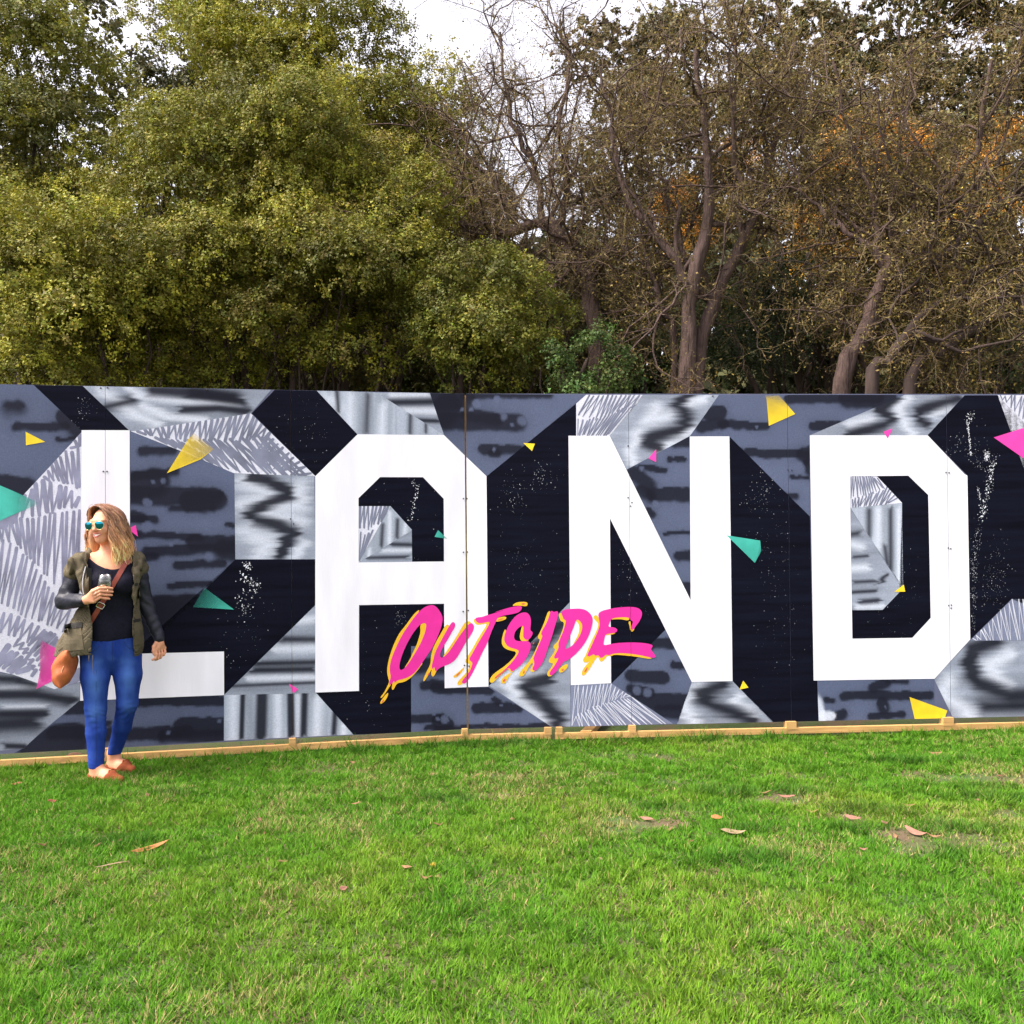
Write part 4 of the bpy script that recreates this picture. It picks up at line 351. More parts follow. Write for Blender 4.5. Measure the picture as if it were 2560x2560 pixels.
def clip_convex(poly, tri):
    """clip polygon to a ccw triangle"""
    for k in range(3):
        a, b = tri[k], tri[(k + 1) % 3]; out = []
        if len(poly) < 3: return []
        for i in range(len(poly)):
            p, q = poly[i - 1], poly[i]
            da = (b[0] - a[0]) * (p[1] - a[1]) - (b[1] - a[1]) * (p[0] - a[0]); db = (b[0] - a[0]) * (q[1] - a[1]) - (b[1] - a[1]) * (q[0] - a[0])
            if (da >= 0) != (db >= 0):
                t = da / (da - db); out.append((p[0] + t * (q[0] - p[0]), p[1] + t * (q[1] - p[1])))
            if db >= 0: out.append(tuple(q))
        poly = out
    return poly
for i, (poly, bg, fg, rows) in enumerate(SCRIB):
    V, F = grid_field(poly, .02); V2, F2 = to_panels(V, F)
    npmesh('brushed_paint_field', onwall(V2, .0010), F2, M_spray, wall, field_colors('s' + bg, V2, [], 300 + i))
    pv, tri = tess([[tuple(p) for p in poly]])
    tris = []
    for t in tri:
        T_ = [pv[k] for k in t]; area = (T_[1][0] - T_[0][0]) * (T_[2][1] - T_[0][1]) - (T_[1][1] - T_[0][1]) * (T_[2][0] - T_[0][0])
        tris.append(T_ if area > 0 else T_[::-1])
    rg = random.Random(40 + i); SV, SF = [], []; layer = []
    for upper, lower, n, w in rows:
        prev = None
        for k in range(n):
            t = (k + .5 + rg.uniform(-.15, .15)) / n
            a = along(upper, t) + np.array((rg.uniform(-.004, .004), rg.uniform(-.010, .010))); b = along(lower, min(1, max(0, t + rg.uniform(-.02, .02)))) + np.array((0, rg.uniform(-.012, .012)))
            r0 = w * .42 * rg.uniform(.7, 1.25)
            layer.append(capsule(a, b, r0, r0 * rg.uniform(.65, 1.0)))
            if prev is not None: layer.append(capsule(prev, a, w * .14, w * .34))
            prev = b
    for cp in layer:
        for T_ in tris:
            q = clip_convex([tuple(p) for p in cp], T_)
            if len(q) >= 3: s = len(SV); SV += q; SF.append(tuple(range(s, s + len(q))))
    if SF:
        V2, F2 = to_panels(SV, SF)
        # overlapping brush strokes: stagger them by fractions of a millimetre
        Vw = [];Fw = []
        for j, f in enumerate(F2):
            s = len(Vw); Vw += list(onwall([V2[k] for k in f], .0016 + .00002 * (j % 25))); Fw.append(tuple(range(s, s + len(f))))
        o = npmesh('brush_strokes', np.array(Vw), Fw, {'v': M_stroke_v, 'g': M_stroke_g, 'w': M_stroke_w}[fg], wall); o['kind'] = 'stuff'
for ch, loops in LETTERS:
    o = paint('white_letter', loops, .0024, M_white, wall)
    o['label'] = 'giant white block letter ' + ch
FADE = {1: {0: .05, 1: .25, 4: .6}, 3: {0: .1, 1: .2, 4: .5}, 7: {2: .05}, 8: {0: .1, 2: .15}, 9: {1: .3}, 10: {2: .45, 3: .7}, 12: {0: .15, 1: .55, 5: .55, 6: .35, 4: .7}, 4: {0: .8}}
for k, (c, poly) in enumerate(SHARDS):
    o = paint('colour_shard', [poly], .0030, M_shard[c], wall); o['label'] = c + ' sprayed triangle'
    pv = np.array(poly); fv = np.array([FADE.get(k, {}).get(i, 1.0) for i in range(len(poly))]); base3 = winv(onwall(pv, .0030))
    co = np.zeros(len(o.data.vertices) * 3, np.float32); o.data.vertices.foreach_get('co', co); co = co.reshape(-1, 3)
    w_ = 1 / (np.linalg.norm(co[:, None] - base3[None], axis=2) ** 2 + 1e-8); fa = (w_ @ fv) / w_.sum(1)
    at_ = o.data.color_attributes.new('col', 'FLOAT_COLOR', 'POINT'); c4 = np.ones((len(co), 4), np.float32); c4[:, :3] = fa[:, None]; at_.data.foreach_set('color', c4.ravel())
for ch, pink, hole, yel, red in TAGS:
    o = paint('graffiti_letter', [pink] + ([hole] if hole else []), .0042, M_pink, wall, 2); o['label'] = 'dripping pink brush letter ' + ch
    for y in yel: paint('amber_drip', [y], .0036, M_yel, o, 2)
    for y in red: paint('coral_drip', [y], .0048, M_red, o, 1)
rg = np.random.default_rng(3); SV, SF = [], []
def speck(p, r):
    s = len(SV); n = 6; ph = rg.uniform(0, 6); sq = rg.uniform(.7, 1.5)
    for k in range(n): SV.append((p[0] + r * math.cos(ph + k * 2 * math.pi / n), p[1] + sq * r * math.sin(ph + k * 2 * math.pi / n)))
    SF.append(tuple(range(s, s + n)))
for line, sd, n, r0, r1 in CLUSTERS:
    for k in range(n): speck(along(line, rg.uniform()) + rg.normal(0, sd * .75, 2) * np.array((1, 1.4)), (r0 * .55 + (r1 - r0) * .7 * rg.uniform() ** 3) * (1.15 if r1 > .0055 else .8))
V2, F2 = to_panels(SV, SF)
npmesh('paint_splatter', onwall(V2, .0020), F2, M_speck, wall)['kind'] = 'stuff'
for p in SCREWS:
    a = np.arange(8) * math.pi / 4; ring = np.column_stack([p[0] + .0055 * np.cos(a), p[1] + .0055 * np.sin(a)])
    V = np.vstack([onwall(ring, .001), onwall(ring * .999 + np.array(p) * .001, .0062)])
    npmesh('screw_head', V, [tuple(range(8, 16))] + [(k, (k + 1) % 8, 8 + (k + 1) % 8, 8 + k) for k in range(8)], M_screw, wall)
# framing: bottom beams, stud feet under the joints, studs behind, raking braces
def wallbox(name, u0, u1, v0, v1, off0, off1, mat, kind=None):
    um = [u0, u1]; A = onwall([(u0, v0), (u1, v0), (u1, v1), (u0, v1)], off0); B = onwall([(u0, v0), (u1, v0), (u1, v1), (u0, v1)], off1)
    return npmesh(name, np.vstack([A, B]), [(0, 1, 2, 3), (7, 6, 5, 4), (0, 4, 5, 1), (1, 5, 6, 2), (2, 6, 7, 3), (3, 7, 4, 0)], mat, wall)
# the left beam runs straight on past the joint to the cut end, the right beam starts there
def beam(name, p, q, z0, z1, depth):
    p, q = np.array(p), np.array(q); d = (q - p) / np.linalg.norm(q - p); n = np.array((d[1], -d[0]))
    V = [(*(e + s * n), z) for z in (z0, z1) for e, s in ((p, depth[0]), (q, depth[0]), (q, depth[1]), (p, depth[1]))]
    return npmesh(name, np.array(V), [(0, 1, 2, 3), (7, 6, 5, 4), (0, 4, 5, 1), (1, 5, 6, 2), (2, 6, 7, 3), (3, 7, 4, 0)], M_lumber, wall)
endL = P0 + DL * .02 + (P0 + DR * .60 - P0 - DL * .02)
beam('base_beam', P0 - DL * 6.1, P0 - DL * .0, .022, .064, (.032, -.004))
beam('base_beam', P0 + DR * .004, P0 + DR * .60, .022, .064, (.032, -.004))
beam('base_beam', P0 + DR * .635, P0 + DR * 6.0, .018, .060, (.030, -.004))
for u, w, h0, h1, dp in ((-3.68, .05, .05, .105, .034), (-2.457, .05, .05, .105, .034), (-1.238, .046, .05, .105, .034), (-.004, .044, .05, .108, .036), (.583, .05, .055, .103, .036), (.665, .045, .055, .103, .036), (1.203, .05, .05, .104, .033), (2.39, .075, .05, .106, .033), (3.59, .08, .05, .110, .033)):
    d = DL if u < 0 else DR; wallbox('stud_foot', u - w / 2 if u > 0 or u < -.1 else u - w + .003, u + w / 2 if u > 0 or u < -.1 else u - .001, h0 - FOOT, h1 - FOOT, dp, -.03, M_lumber)
for u in SEAMS[1:-1]:
    if u == 0: wallbox('stud', -.05, -.0005, .0, HT - .01, -.0155, -.055, M_lumber); wallbox('stud', .0005, .05, .0, HT - .01, -.0155, -.055, M_lumber)
    else: wallbox('stud', u - .022, u + .022, .0, HT - .02, -.0155, -.105, M_lumber)
def brace(u):
    d, n = (DL, NL) if u < 0 else (DR, NR); p = P0 + u * d
    a = np.array((*(p - n * .09), 1.9)); b = np.array((*(p - n * 1.15), .05)); t = (b - a) / np.linalg.norm(b - a); s = np.array((*d, 0)) * .02; k = np.cross(t, np.array((*d, 0))) * .045
    V = [e + i * s + j * k for e in (a, b) for i, j in ((-1, -1), (1, -1), (1, 1), (-1, 1))]
    npmesh('brace', np.array(V), [(0, 1, 2, 3), (7, 6, 5, 4), (0, 4, 5, 1), (1, 5, 6, 2), (2, 6, 7, 3), (3, 7, 4, 0)], M_lumber, wall)
for u in (-3.64, -1.2, 1.24, 3.66): brace(u)
# foot board lying askew under the letter N
p = P0 + DR * .86; MBx = np.array([(*(P0 + DR * u - NR * o), z) for z in (.03, .07) for u, o in ((.82, -.02), (.90, -.02), (1.10, .5), (1.02, .5))])
npmesh('foot_board', MBx, [(3, 2, 1, 0), (4, 5, 6, 7), (0, 1, 5, 4), (1, 2, 6, 5), (2, 3, 7, 6), (3, 0, 4, 7)], M_lumber, wall)
npmesh = npmesh_keep

# ------------------------------------------------------------------ lawn
def ground_mat():
    m = bpy.data.materials.new('lawn_soil'); m.use_nodes = True; N, L = m.node_tree.nodes, m.node_tree.links; b = N['Principled BSDF']
    tc = N.new('ShaderNodeTexCoord'); n1 = N.new('ShaderNodeTexNoise'); n1.inputs['Scale'].default_value = 3; n1.inputs['Detail'].default_value = 8; L.new(tc.outputs['Object'], n1.inputs['Vector'])
    r = N.new('ShaderNodeValToRGB'); e = r.color_ramp.elements; e[0].position = .35; e[0].color = (.040, .080, .012, 1); e[1].position = .65; e[1].color = (.105, .070, .036, 1)
    x = e.new(.5); x.color = (.060, .078, .018, 1)
    L.new(n1.outputs['Fac'], r.inputs[0]); L.new(r.outputs[0], b.inputs['Base Color']); b.inputs['Roughness'].default_value = .95
    n2 = N.new('ShaderNodeTexNoise'); n2.inputs['Scale'].default_value = 90; n2.inputs['Detail'].default_value = 5; L.new(tc.outputs['Object'], n2.inputs['Vector'])
    bp = N.new('ShaderNodeBump'); bp.inputs['Strength'].default_value = .8; bp.inputs['Distance'].default_value = .02; L.new(n2.outputs['Fac'], bp.inputs['Height']); L.new(bp.outputs[0], b.inputs['Normal'])
    return m
gx = np.r_[np.linspace(-150, -9, 10), np.linspace(-8, 8, 65), np.linspace(9, 150, 10)]; gy = np.r_[np.linspace(-60, 0, 8), np.linspace(.25, 9, 36), np.linspace(10, 200, 14)]
GX, GY = np.meshgrid(gx, gy); gp = np.column_stack([GX.ravel(), GY.ravel(), np.zeros(GX.size)])
def gz(xy):
    q = np.column_stack([xy, np.zeros(len(xy))]); return .05 * (fbm(q * .9, 70) - .5) * np.clip((7 - np.hypot(xy[:, 0], xy[:, 1] - 4)) / 3, 0, 1)
gp[:, 2] = gz(gp[:, :2]); nx = len(gx)
ii, jj = np.meshgrid(np.arange(len(gy) - 1), np.arange(nx - 1), indexing='ij'); b0 = (ii * nx + jj).ravel()
tag(npmesh('ground', gp, np.stack([b0, b0 + 1, b0 + nx + 1, b0 + nx], -1), ground_mat(), smooth=True), kind='structure')

# worn, dry and lush spots of the lawn: x, y, rx, ry, amount
BARE = [(0.96, 6.18, 0.37, 0.18, 0.98), (1.14, 6.23, 0.28, 0.14, 0.69), (1.53, 5.16, 0.19, 0.14, 1), (0.68, 4.77, 0.21, 0.14, 1), (0.58, 4.82, 0.13, 0.1, 0.92), (2.62, 5.57, 0.17, 0.12, 1), (2.89, 5.56, 0.22, 0.18, 1), (1.94, 4.36, 0.11, 0.1, 0.92), (1.93, 4.57, 0.11, 0.12, 1), (1.68, 5.63, 0.28, 0.12, 0.69), (2.24, 4.47, 0.17, 0.14, 0.8), (0.53, 5.66, 0.13, 0.1, 0.57), (0.12, 6.0, 0.24, 0.12, 0.69), (0.01, 5.68, 0.2, 0.08, 0.69), (-0.07, 5.24, 0.15, 0.1, 0.63), (-1.26, 5.9, 0.24, 0.14, 0.57), (1.01, 4.91, 0.28, 0.12, 0.57), (1.79, 4.83, 0.13, 0.1, 0.69), (1.03, 5.52, 0.33, 0.12, 0.52), (2.64, 4.87, 0.11, 0.12, 0.69)]
LUSH = [(2.02, 4.95, 0.2, 0.07), (1.81, 4.99, 0.18, 0.06), (0.84, 5.02, 0.22, 0.06), (1.06, 4.23, 0.25, 0.09), (2.06, 4.3, 0.25, 0.1), (2.78, 5.38, 0.2, 0.06), (1.26, 4.62, 0.12, 0.06), (1.82, 4.64, 0.25, 0.07), (2.74, 5.97, 0.3, 0.07), (1.64, 5.29, 0.15, 0.05), (2.44, 4.65, 0.25, 0.06), (-0.43, 5.24, 0.2, 0.06), (-1.98, 4.56, 0.25, 0.07), (-2.04, 5.36, 0.2, 0.06), (1.19, 5.27, 0.2, 0.05), (2.75, 5.15, 0.18, 0.07), (-1.64, 6.38, 0.6, 0.06), (-0.39, 6.51, 0.6, 0.06), (1.36, 6.63, 0.5, 0.06)]
def blades(xy, rg, long=1.0, lush_extra=0):
    n = len(xy); q = np.column_stack([xy, np.zeros(n)])
    bare = np.zeros(n); lush = np.zeros(n)
    for x, y, rx, ry, a in BARE: bare = np.maximum(bare, a * np.clip(1.35 - np.hypot((xy[:, 0] - x) / rx, (xy[:, 1] - y) / ry) + 2.0 * (fbm(q * 7, 5) - .5), 0, 1))
    for x, y, rx, ry in LUSH: lush = np.maximum(lush, np.clip(1.5 - np.hypot((xy[:, 0] - x) / rx, (xy[:, 1] - y) / ry) + 2.4 * (fbm(q * 5, 6) - .5), 0, 1))
    keep = rg.uniform(size=n) > bare * .88
    xy, q, bare, lush = xy[keep], q[keep], bare[keep], lush[keep]; n = len(xy)
    patch = fbm(q * 1.6, 31, 4); tuft = vnoise(q * 15, 8); dry = np.clip(2.2 * (fbm(q * 2.3 + 9, 44, 4) - .52) + bare * .9, 0, 1)
    h = (.014 + .034 * tuft ** 1.5 + .014 * rg.uniform(size=n)) * (1 + .5 * lush - .35 * bare) * long
    az = rg.uniform(0, 2 * np.pi, n) ; lean = rg.uniform(.25, 1.25, n)
    ta = vnoise(q * 12 + 40, 12) * 12; az = np.where(rg.uniform(size=n) < .5, ta + rg.normal(0, .5, n), az)
    d = np.column_stack([np.cos(az), np.sin(az)]); w = rg.uniform(.0016, .0031, n) * (1 + .1 * xy[:, 1])
    wa = az + np.pi / 2 + rg.normal(0, .6, n); wd = np.column_stack([np.cos(wa), np.sin(wa)]) * w[:, None]
    z0 = gz(xy) - .003
    base = np.column_stack([xy, z0]); mid = np.column_stack([xy + d * (h * lean * .35)[:, None], z0 + h * .62]); tip = np.column_stack([xy + d * (h * lean)[:, None], z0 + h * (1.08 - .28 * lean)])
    w3 = np.column_stack([wd, np.zeros(n)])
    V = np.stack([base - w3 * 1.15, base + w3 * 1.15, tip], 1).reshape(-1, 3)
    i = np.arange(n) * 3
    F4 = np.zeros((0, 3), int); F3 = np.stack([i, i + 1, i + 2], -1)
    u = rg.uniform(size=(n, 1)); g1 = np.array((.046, .150, .012)); g2 = np.array((.106, .240, .016)); g3 = np.array((.180, .266, .024)); st = np.array((.33, .25, .12)); dk = np.array((.035, .105, .020))
    C = g1 * (1 - u) + g2 * u
    y = (np.clip(2.4 * (patch - .47), 0, 1) * rg.uniform(.2, 1, n))[:, None]; C = C * (1 - y) + g3 * y
    s = ((rg.uniform(size=n) < .05 + .55 * dry) * rg.uniform(.5, 1, n))[:, None]; C = C * (1 - s) + st * s
    l = (lush * rg.uniform(.1, .75, n))[:, None]; C = C * (1 - l) + dk * l
    C *= rg.uniform(.90, 1.32, (n, 1))
    return V, F4, F3, np.repeat(C, 3, 0)
def scatter(poly_fn, x0, x1, y0, y1, dens, rg):
    n = int((x1 - x0) * (y1 - y0) * dens); p = np.column_stack([rg.uniform(x0, x1, n), rg.uniform(y0, y1, n)]); return p[poly_fn(p)]
def wall_y(x): return np.where(x < P0[0], P0[1] + (x - P0[0]) * math.tan(AL), P0[1] + (x - P0[0]) * math.tan(AR))
rg = np.random.default_rng(21)
inview = lambda p: (np.abs(p[:, 0]) < .62 * p[:, 1] + .55) & (p[:, 1] < wall_y(p[:, 0]) - .03)
A = scatter(inview, -4.9, 4.9, 2.45, 6.9, 14500, rg)
beside = lambda p: (np.abs(p[:, 0]) >= .62 * p[:, 1] + .55) & (p[:, 1] < wall_y(p[:, 0]) - .03)
B = scatter(beside, -7.5, 7.5, 1.6, 7.0, 2600, rg)
rim = lambda p: (np.abs(p[:, 1] - wall_y(p[:, 0]) + .07) < .05 + .05 * np.sin(p[:, 0] * 9) ** 2) & (np.abs(p[:, 0]) < 4.8)
Cq = scatter(rim, -4.6, 4.8, 5.3, 7.1, 3000, rg)
behind = lambda p: (p[:, 1] > wall_y(p[:, 0]) + .05) & (p[:, 1] < wall_y(p[:, 0]) + .8)
Dq = scatter(behind, -4.6, 4.8, 5.3, 7.9, 2500, rg)
Eq = np.vstack([np.array((fx, fy)) + rg.normal(0, .075, (420, 2)) for fx, fy in ((-2.60, 5.62), (-2.55, 5.55), (-2.47, 5.66), (-2.58, 5.88), (-2.46, 5.84))])    # tufts round the shoes
VV, FF4, FF3, CC, off = [], [], [], [], 0
for pts, lg in ((A, 1.0), (B, 1.0), (Cq, 1.9), (Eq, 1.35)):
    V, F4, F3, C = blades(pts, rg, lg); VV.append(V); CC.append(C); FF4.append(F4 + off); FF3.append(F3 + off); off += len(V)
V = np.concatenate(VV); F4 = np.concatenate(FF4); F3 = np.concatenate(FF3)
M_grass = material('grass_blades', attr=True, rough=.75, spec=.08, translucent=.3)
me = bpy.data.meshes.new('grass'); me.vertices.add(len(V)); me.vertices.foreach_set('co', V.astype(np.float32).ravel())
flat = np.concatenate([F4.ravel(), F3.ravel()]).astype(np.int32); me.loops.add(len(flat)); me.loops.foreach_set('vertex_index', flat)
cnt = np.r_[np.full(len(F4), 3), np.full(len(F3), 3)]; me.polygons.add(len(cnt)); st = np.r_[0, np.cumsum(cnt)[:-1]].astype(np.int32); me.polygons.foreach_set('loop_start', st)
at = me.color_attributes.new('col', 'FLOAT_COLOR', 'POINT'); c4 = np.ones((len(V), 4), np.float32); c4[:, :3] = np.concatenate(CC); at.data.foreach_set('color', c4.ravel())
me.update(calc_edges=True); me.materials.append(M_grass)
tag(link(bpy.data.objects.new('grass', me)), 'short green lawn grass with dry straw patches in front of the wall', 'grass', kind='stuff')
print('grass blades', len(F3))

# ------------------------------------------------------------------ trees behind the wall
M_leaf = material('small_leaves', attr=True, rough=.6, spec=.2, translucent=.22)
M_bark = material('grey_brown_bark', (.080, .052, .043), .9, noise=.45, nscale=9, stretch=(1.5, 1.5, .5), bump=1.0, bscale=14, bstretch=(1.5, 1.5, .3), bdist=.06)
M_bark_dark = material('dark_bark', (.045, .030, .025), .9, noise=.4, nscale=9, stretch=(1.5, 1.5, .5), bump=.9, bscale=22, bstretch=(1.5, 1.5, .35))
M_twig = material('twig_bark', attr=True, rough=.85, noise=.25, nscale=6)
def leaf_mesh(P, rg, size, cols, up=.35, out=None, tri=False):
    """one small two-triangle folded leaf at each point"""
    n = len(P); nrm = rg.normal(size=(n, 3)); nrm[:, 2] += up
    if out is not None: nrm += out * 1.5
    nrm /= np.linalg.norm(nrm, axis=1)[:, None]
    a = np.cross(nrm, rg.normal(size=(n, 3))); a /= np.linalg.norm(a, axis=1)[:, None] + 1e-9; b = np.cross(nrm, a)
    L = (size * rg.uniform(.45, 1.5, n))[:, None]; W_ = L * rg.uniform(.42, .6, (n, 1))
    fold = nrm * W_ * .25
    if tri:
        V = np.stack([P - a * L, P + a * L * .6 + b * W_ * 1.5, P + a * L * .6 - b * W_ * 1.5], 1).reshape(-1, 3); i = np.arange(n) * 3
        return V, np.stack([i, i + 1, i + 2], -1), np.repeat(cols, 3, 0)
    V = np.stack([P - a * L, P + b * W_ + fold, P + a * L, P - b * W_ + fold], 1).reshape(-1, 3)
    i = np.arange(n) * 4
    F = np.stack([i, i + 1, i + 2, i + 3], -1)
    return V, F, np.repeat(cols, 4, 0)
def sprigs(clumps, rg, per, leaves, spread, size, palette, tint_j=.18):
    """clumps: (x,y,z,r); leaf sprigs over the shell of each clump"""
    P, C, O = [], [], []
    palette = np.array(palette)
    for x, y, z, r in clumps:
        n = max(6, int(per * (r / .45) ** 2)); d = rg.normal(size=(n, 3)); d[:, 2] += .55; d[:, 1] -= .25; d /= np.linalg.norm(d, axis=1)[:, None]; d = d[d[:, 2] > -.35 - .4 * rg.uniform(size=n)]; n = len(d)
        rad = r * (1 - .30 * rg.uniform(size=n) ** 2) * (1 + .30 * (vnoise(d * 2.2 + x * 3 + z, 3) - .5)) * (1 + .25 * (rg.uniform(size=n) < .12))
        c = np.array((x, y, z)) + d * rad[:, None] * np.array((1.05, 1, .85))
        w = rg.dirichlet(np.ones(len(palette)) * .7); ct = w @ palette
        sw = rg.dirichlet(np.ones(len(palette)) * .3, n) @ palette
        sc = (.35 * ct + .65 * sw) * rg.uniform(.62, 1.45)
        k = rg.poisson(leaves, n).clip(3)
        idx = np.repeat(np.arange(n), k); m = len(idx)
        P.append(c[idx] + rg.normal(0, spread, (m, 3))); O.append(d[idx])
        C.append(sc[idx] * rg.uniform(1 - tint_j * 1.6, 1 + tint_j * 1.6, (m, 1)) * (1 + rg.normal(0, tint_j * .4, (m, 3))).clip(.5, 1.6))
    return np.concatenate(P), np.concatenate(C).clip(.002, .9), np.concatenate(O)
def limb(pts, r0, r1, n=10, sides=7, jit=.02, rg=rng):
    P = smooth_path(pts, n, jit, rg); t = np.linspace(0, 1, n); return (P, (r0 + (r1 - r0) * t ** .8) * (1 + .08 * rg.normal(size=n)).clip(.8, 1.3), sides)
GREEN = [(.205, .210, .016), (.095, .118, .015), (.310, .290, .022), (.060, .072, .016), (.135, .095, .030)]
YELLOW = [(.235, .235, .018), (.34, .31, .025), (.10, .118, .016), (.155, .165, .018), (.115, .09, .03)]
FRESH = [(.185, .200, .018), (.095, .120, .016), (.29, .28, .025), (.060, .075, .018), (.13, .10, .03)]
OLIVE = [(.075, .090, .022), (.050, .062, .018), (.110, .115, .024), (.075, .065, .030)]
def shrub(name, label, base, crown, nclump, rclump, palette, seed, per=125, leaves=27, size=.0155, flat=.75, group='leafy trees behind the left half of the wall', extra=()):
    """crown: list of (cx,cy,cz,rx,ry,rz) lobes filled with leaf clumps"""
    rg = np.random.default_rng(seed); t = thing(name, label, 'tree', base, group=group); bx, by, bz = base
    cl = []
    tot = sum(c[3] * c[5] for c in crown)
    for cx, cy, cz, rx, ry, rz in crown:
        for k in range(max(3, int(.62 * nclump * rx * rz / tot))):
            d = rg.normal(size=3); d[1] -= flat; d[2] += .45; d /= np.linalg.norm(d); s = rg.uniform(.5, 1.0) ** .4
            cl.append((cx + d[0] * rx * s, cy + d[1] * ry * s, cz + d[2] * rz * s, rclump * rg.uniform(.65, 1.6)))
    cl += list(extra)
    inner = [(cx + rg.normal(0, .35 * rx), cy + .55 * ry + .3, cz + rg.normal(0, .35 * rz) - .15, rclump * 1.5) for cx, cy, cz, rx, ry, rz in crown for _ in range(3)]
    P, C, O = sprigs(cl, rg, per, leaves, .032, size, palette)
    Pi, Ci, Oi = sprigs(inner, rg, per * .35, leaves * .6, .06, size, [palette[1], palette[-2]]); P, C, O = np.vstack([P, Pi]), np.vstack([C, Ci]), np.vstack([O, Oi])
    V, F, CC = leaf_mesh(P - np.array(base), rg, size, C, out=O, tri=True)
    npmesh('crown', V, F, M_leaf, t, CC)
    paths = []
    for k, (cx, cy, cz, rx, ry, rz) in enumerate(crown):
        o = np.array((cx - bx, cy - by, cz)); paths.append(limb([(0, 0, -.05), o * (.35, .3, .35) + rg.normal(0, .12, 3), o * .8 + rg.normal(0, .15, 3), o + (0, 0, rz * .5)], .085, .02, rg=rg))
    for c in cl[::2]:
        cx, cy, cz, rx, ry, rz = crown[int(rg.integers(len(crown)))]
        e = np.array(c[:3]) - base; s = np.array((cx - bx, cy - by, cz * .75)) * rg.uniform(.6, 1.0); paths.append(limb([s, (s + e) / 2 + rg.normal(0, .12, 3), e + rg.normal(0, .06, 3)], .020, .006, 6, 5, rg=rg))
    V, F = tubes(paths); npmesh('trunk', V, F, M_bark_dark, t, smooth=True)
    return t
def at(px, py, Y):
    """a point seen at that place of the picture, Y metres away (used once, to lay out the grove)"""
    d = fwv + (px - 1280) / 2265 * rtv - (py - 1280) / 2265 * upv; k = Y / d.y
    return np.array((d.x * k, Y, CAM_H + d.z * k))
def lobe(px, py, Y, rx, ry, rz): p = at(px, py, Y); return (p[0], p[1], p[2], rx, ry, rz)
def gbase(px, Y): p = at(px, 1300, Y); return (p[0], Y, 0.0)
shrub('leafy_tree', 'big rounded yellow green tree filling the middle left behind the wall', gbase(640, 10.6), [lobe(520, 560, 10.6, 1.0, .8, .9), lobe(760, 480, 10.9, 1.25, .9, .9), lobe(820, 720, 10.4, 1.3, .9, 1.0), lobe(560, 800, 10.2, 1.2, .8, 1.1), lobe(950, 640, 10.8, .85, .7, 1.0)], 130, .42, GREEN, 1)
shrub('leafy_tree', 'tall yellow green tree top rising at the upper edge, left of the bare trees', gbase(800, 12.6), [lobe(620, 330, 12.6, 1.3, .9, .9), lobe(900, 380, 12.6, 1.2, .9, .8), lobe(760, 200, 13.0, 1.6, 1.0, 1.0), lobe(1000, 470, 12.4, .8, .7, .6), lobe(560, 140, 13.0, 1.1, .8, .9), lobe(1070, 330, 12.6, .5, .5, .6), lobe(1085, 480, 12.4, .35, .4, .4)], 80, .5, YELLOW, 2, per=100, size=.0175)
shrub('leafy_tree', 'low yellow green tree behind the wall at the far left', gbase(150, 9.6), [lobe(120, 780, 9.6, 1.0, .7, .9), lobe(320, 760, 9.9, .9, .7, .8), lobe(-60, 720, 9.7, .8, .7, .9), lobe(240, 900, 9.3, 1.0, .6, .6)], 75, .40, YELLOW, 3)
shrub('leafy_tree', 'dark olive tree in the upper left corner', gbase(60, 11.8), [lobe(90, 430, 11.8, 1.0, .8, .9), lobe(-60, 600, 11.6, 1.0, .8, 1.0), lobe(160, 570, 12.0, .7, .6, .6), lobe(40, 230, 12.2, 1.1, .9, .9), lobe(-150, 300, 12, 1.2, .8, 1.3)], 70, .45, OLIVE + YELLOW[:2], 4, per=95, size=.0185)
shrub('leafy_tree', 'rounded yellow green tree just left of the bare trunks', gbase(1230, 10.0), [lobe(1200, 830, 10.0, .75, .6, .75), lobe(1280, 740, 10.2, .55, .5, .5), lobe(1160, 900, 9.7, .55, .5, .5)], 48, .33, FRESH, 5)
shrub('leafy_bush', 'dark green bush above the wall, right of the round yellow green tree', gbase(1470, 9.3), [lobe(1470, 940, 9.3, .30, .3, .36), lobe(1400, 965, 9.2, .26, .25, .28), lobe(1520, 985, 9.4, .2, .2, .25)], 30, .17, [(.042, .085, .018), (.028, .052, .014), (.066, .110, .020), (.08, .09, .02)], 6, group=None, per=80)
shrub('leafy_tree', 'spindly yellow green tree beside the white sky gap at left', gbase(380, 11.2), [lobe(430, 480, 11.2, .55, .5, .8), lobe(220, 470, 11.4, .45, .5, .5), lobe(390, 380, 11.4, .4, .4, .5)], 26, .33, GREEN, 7, per=55)

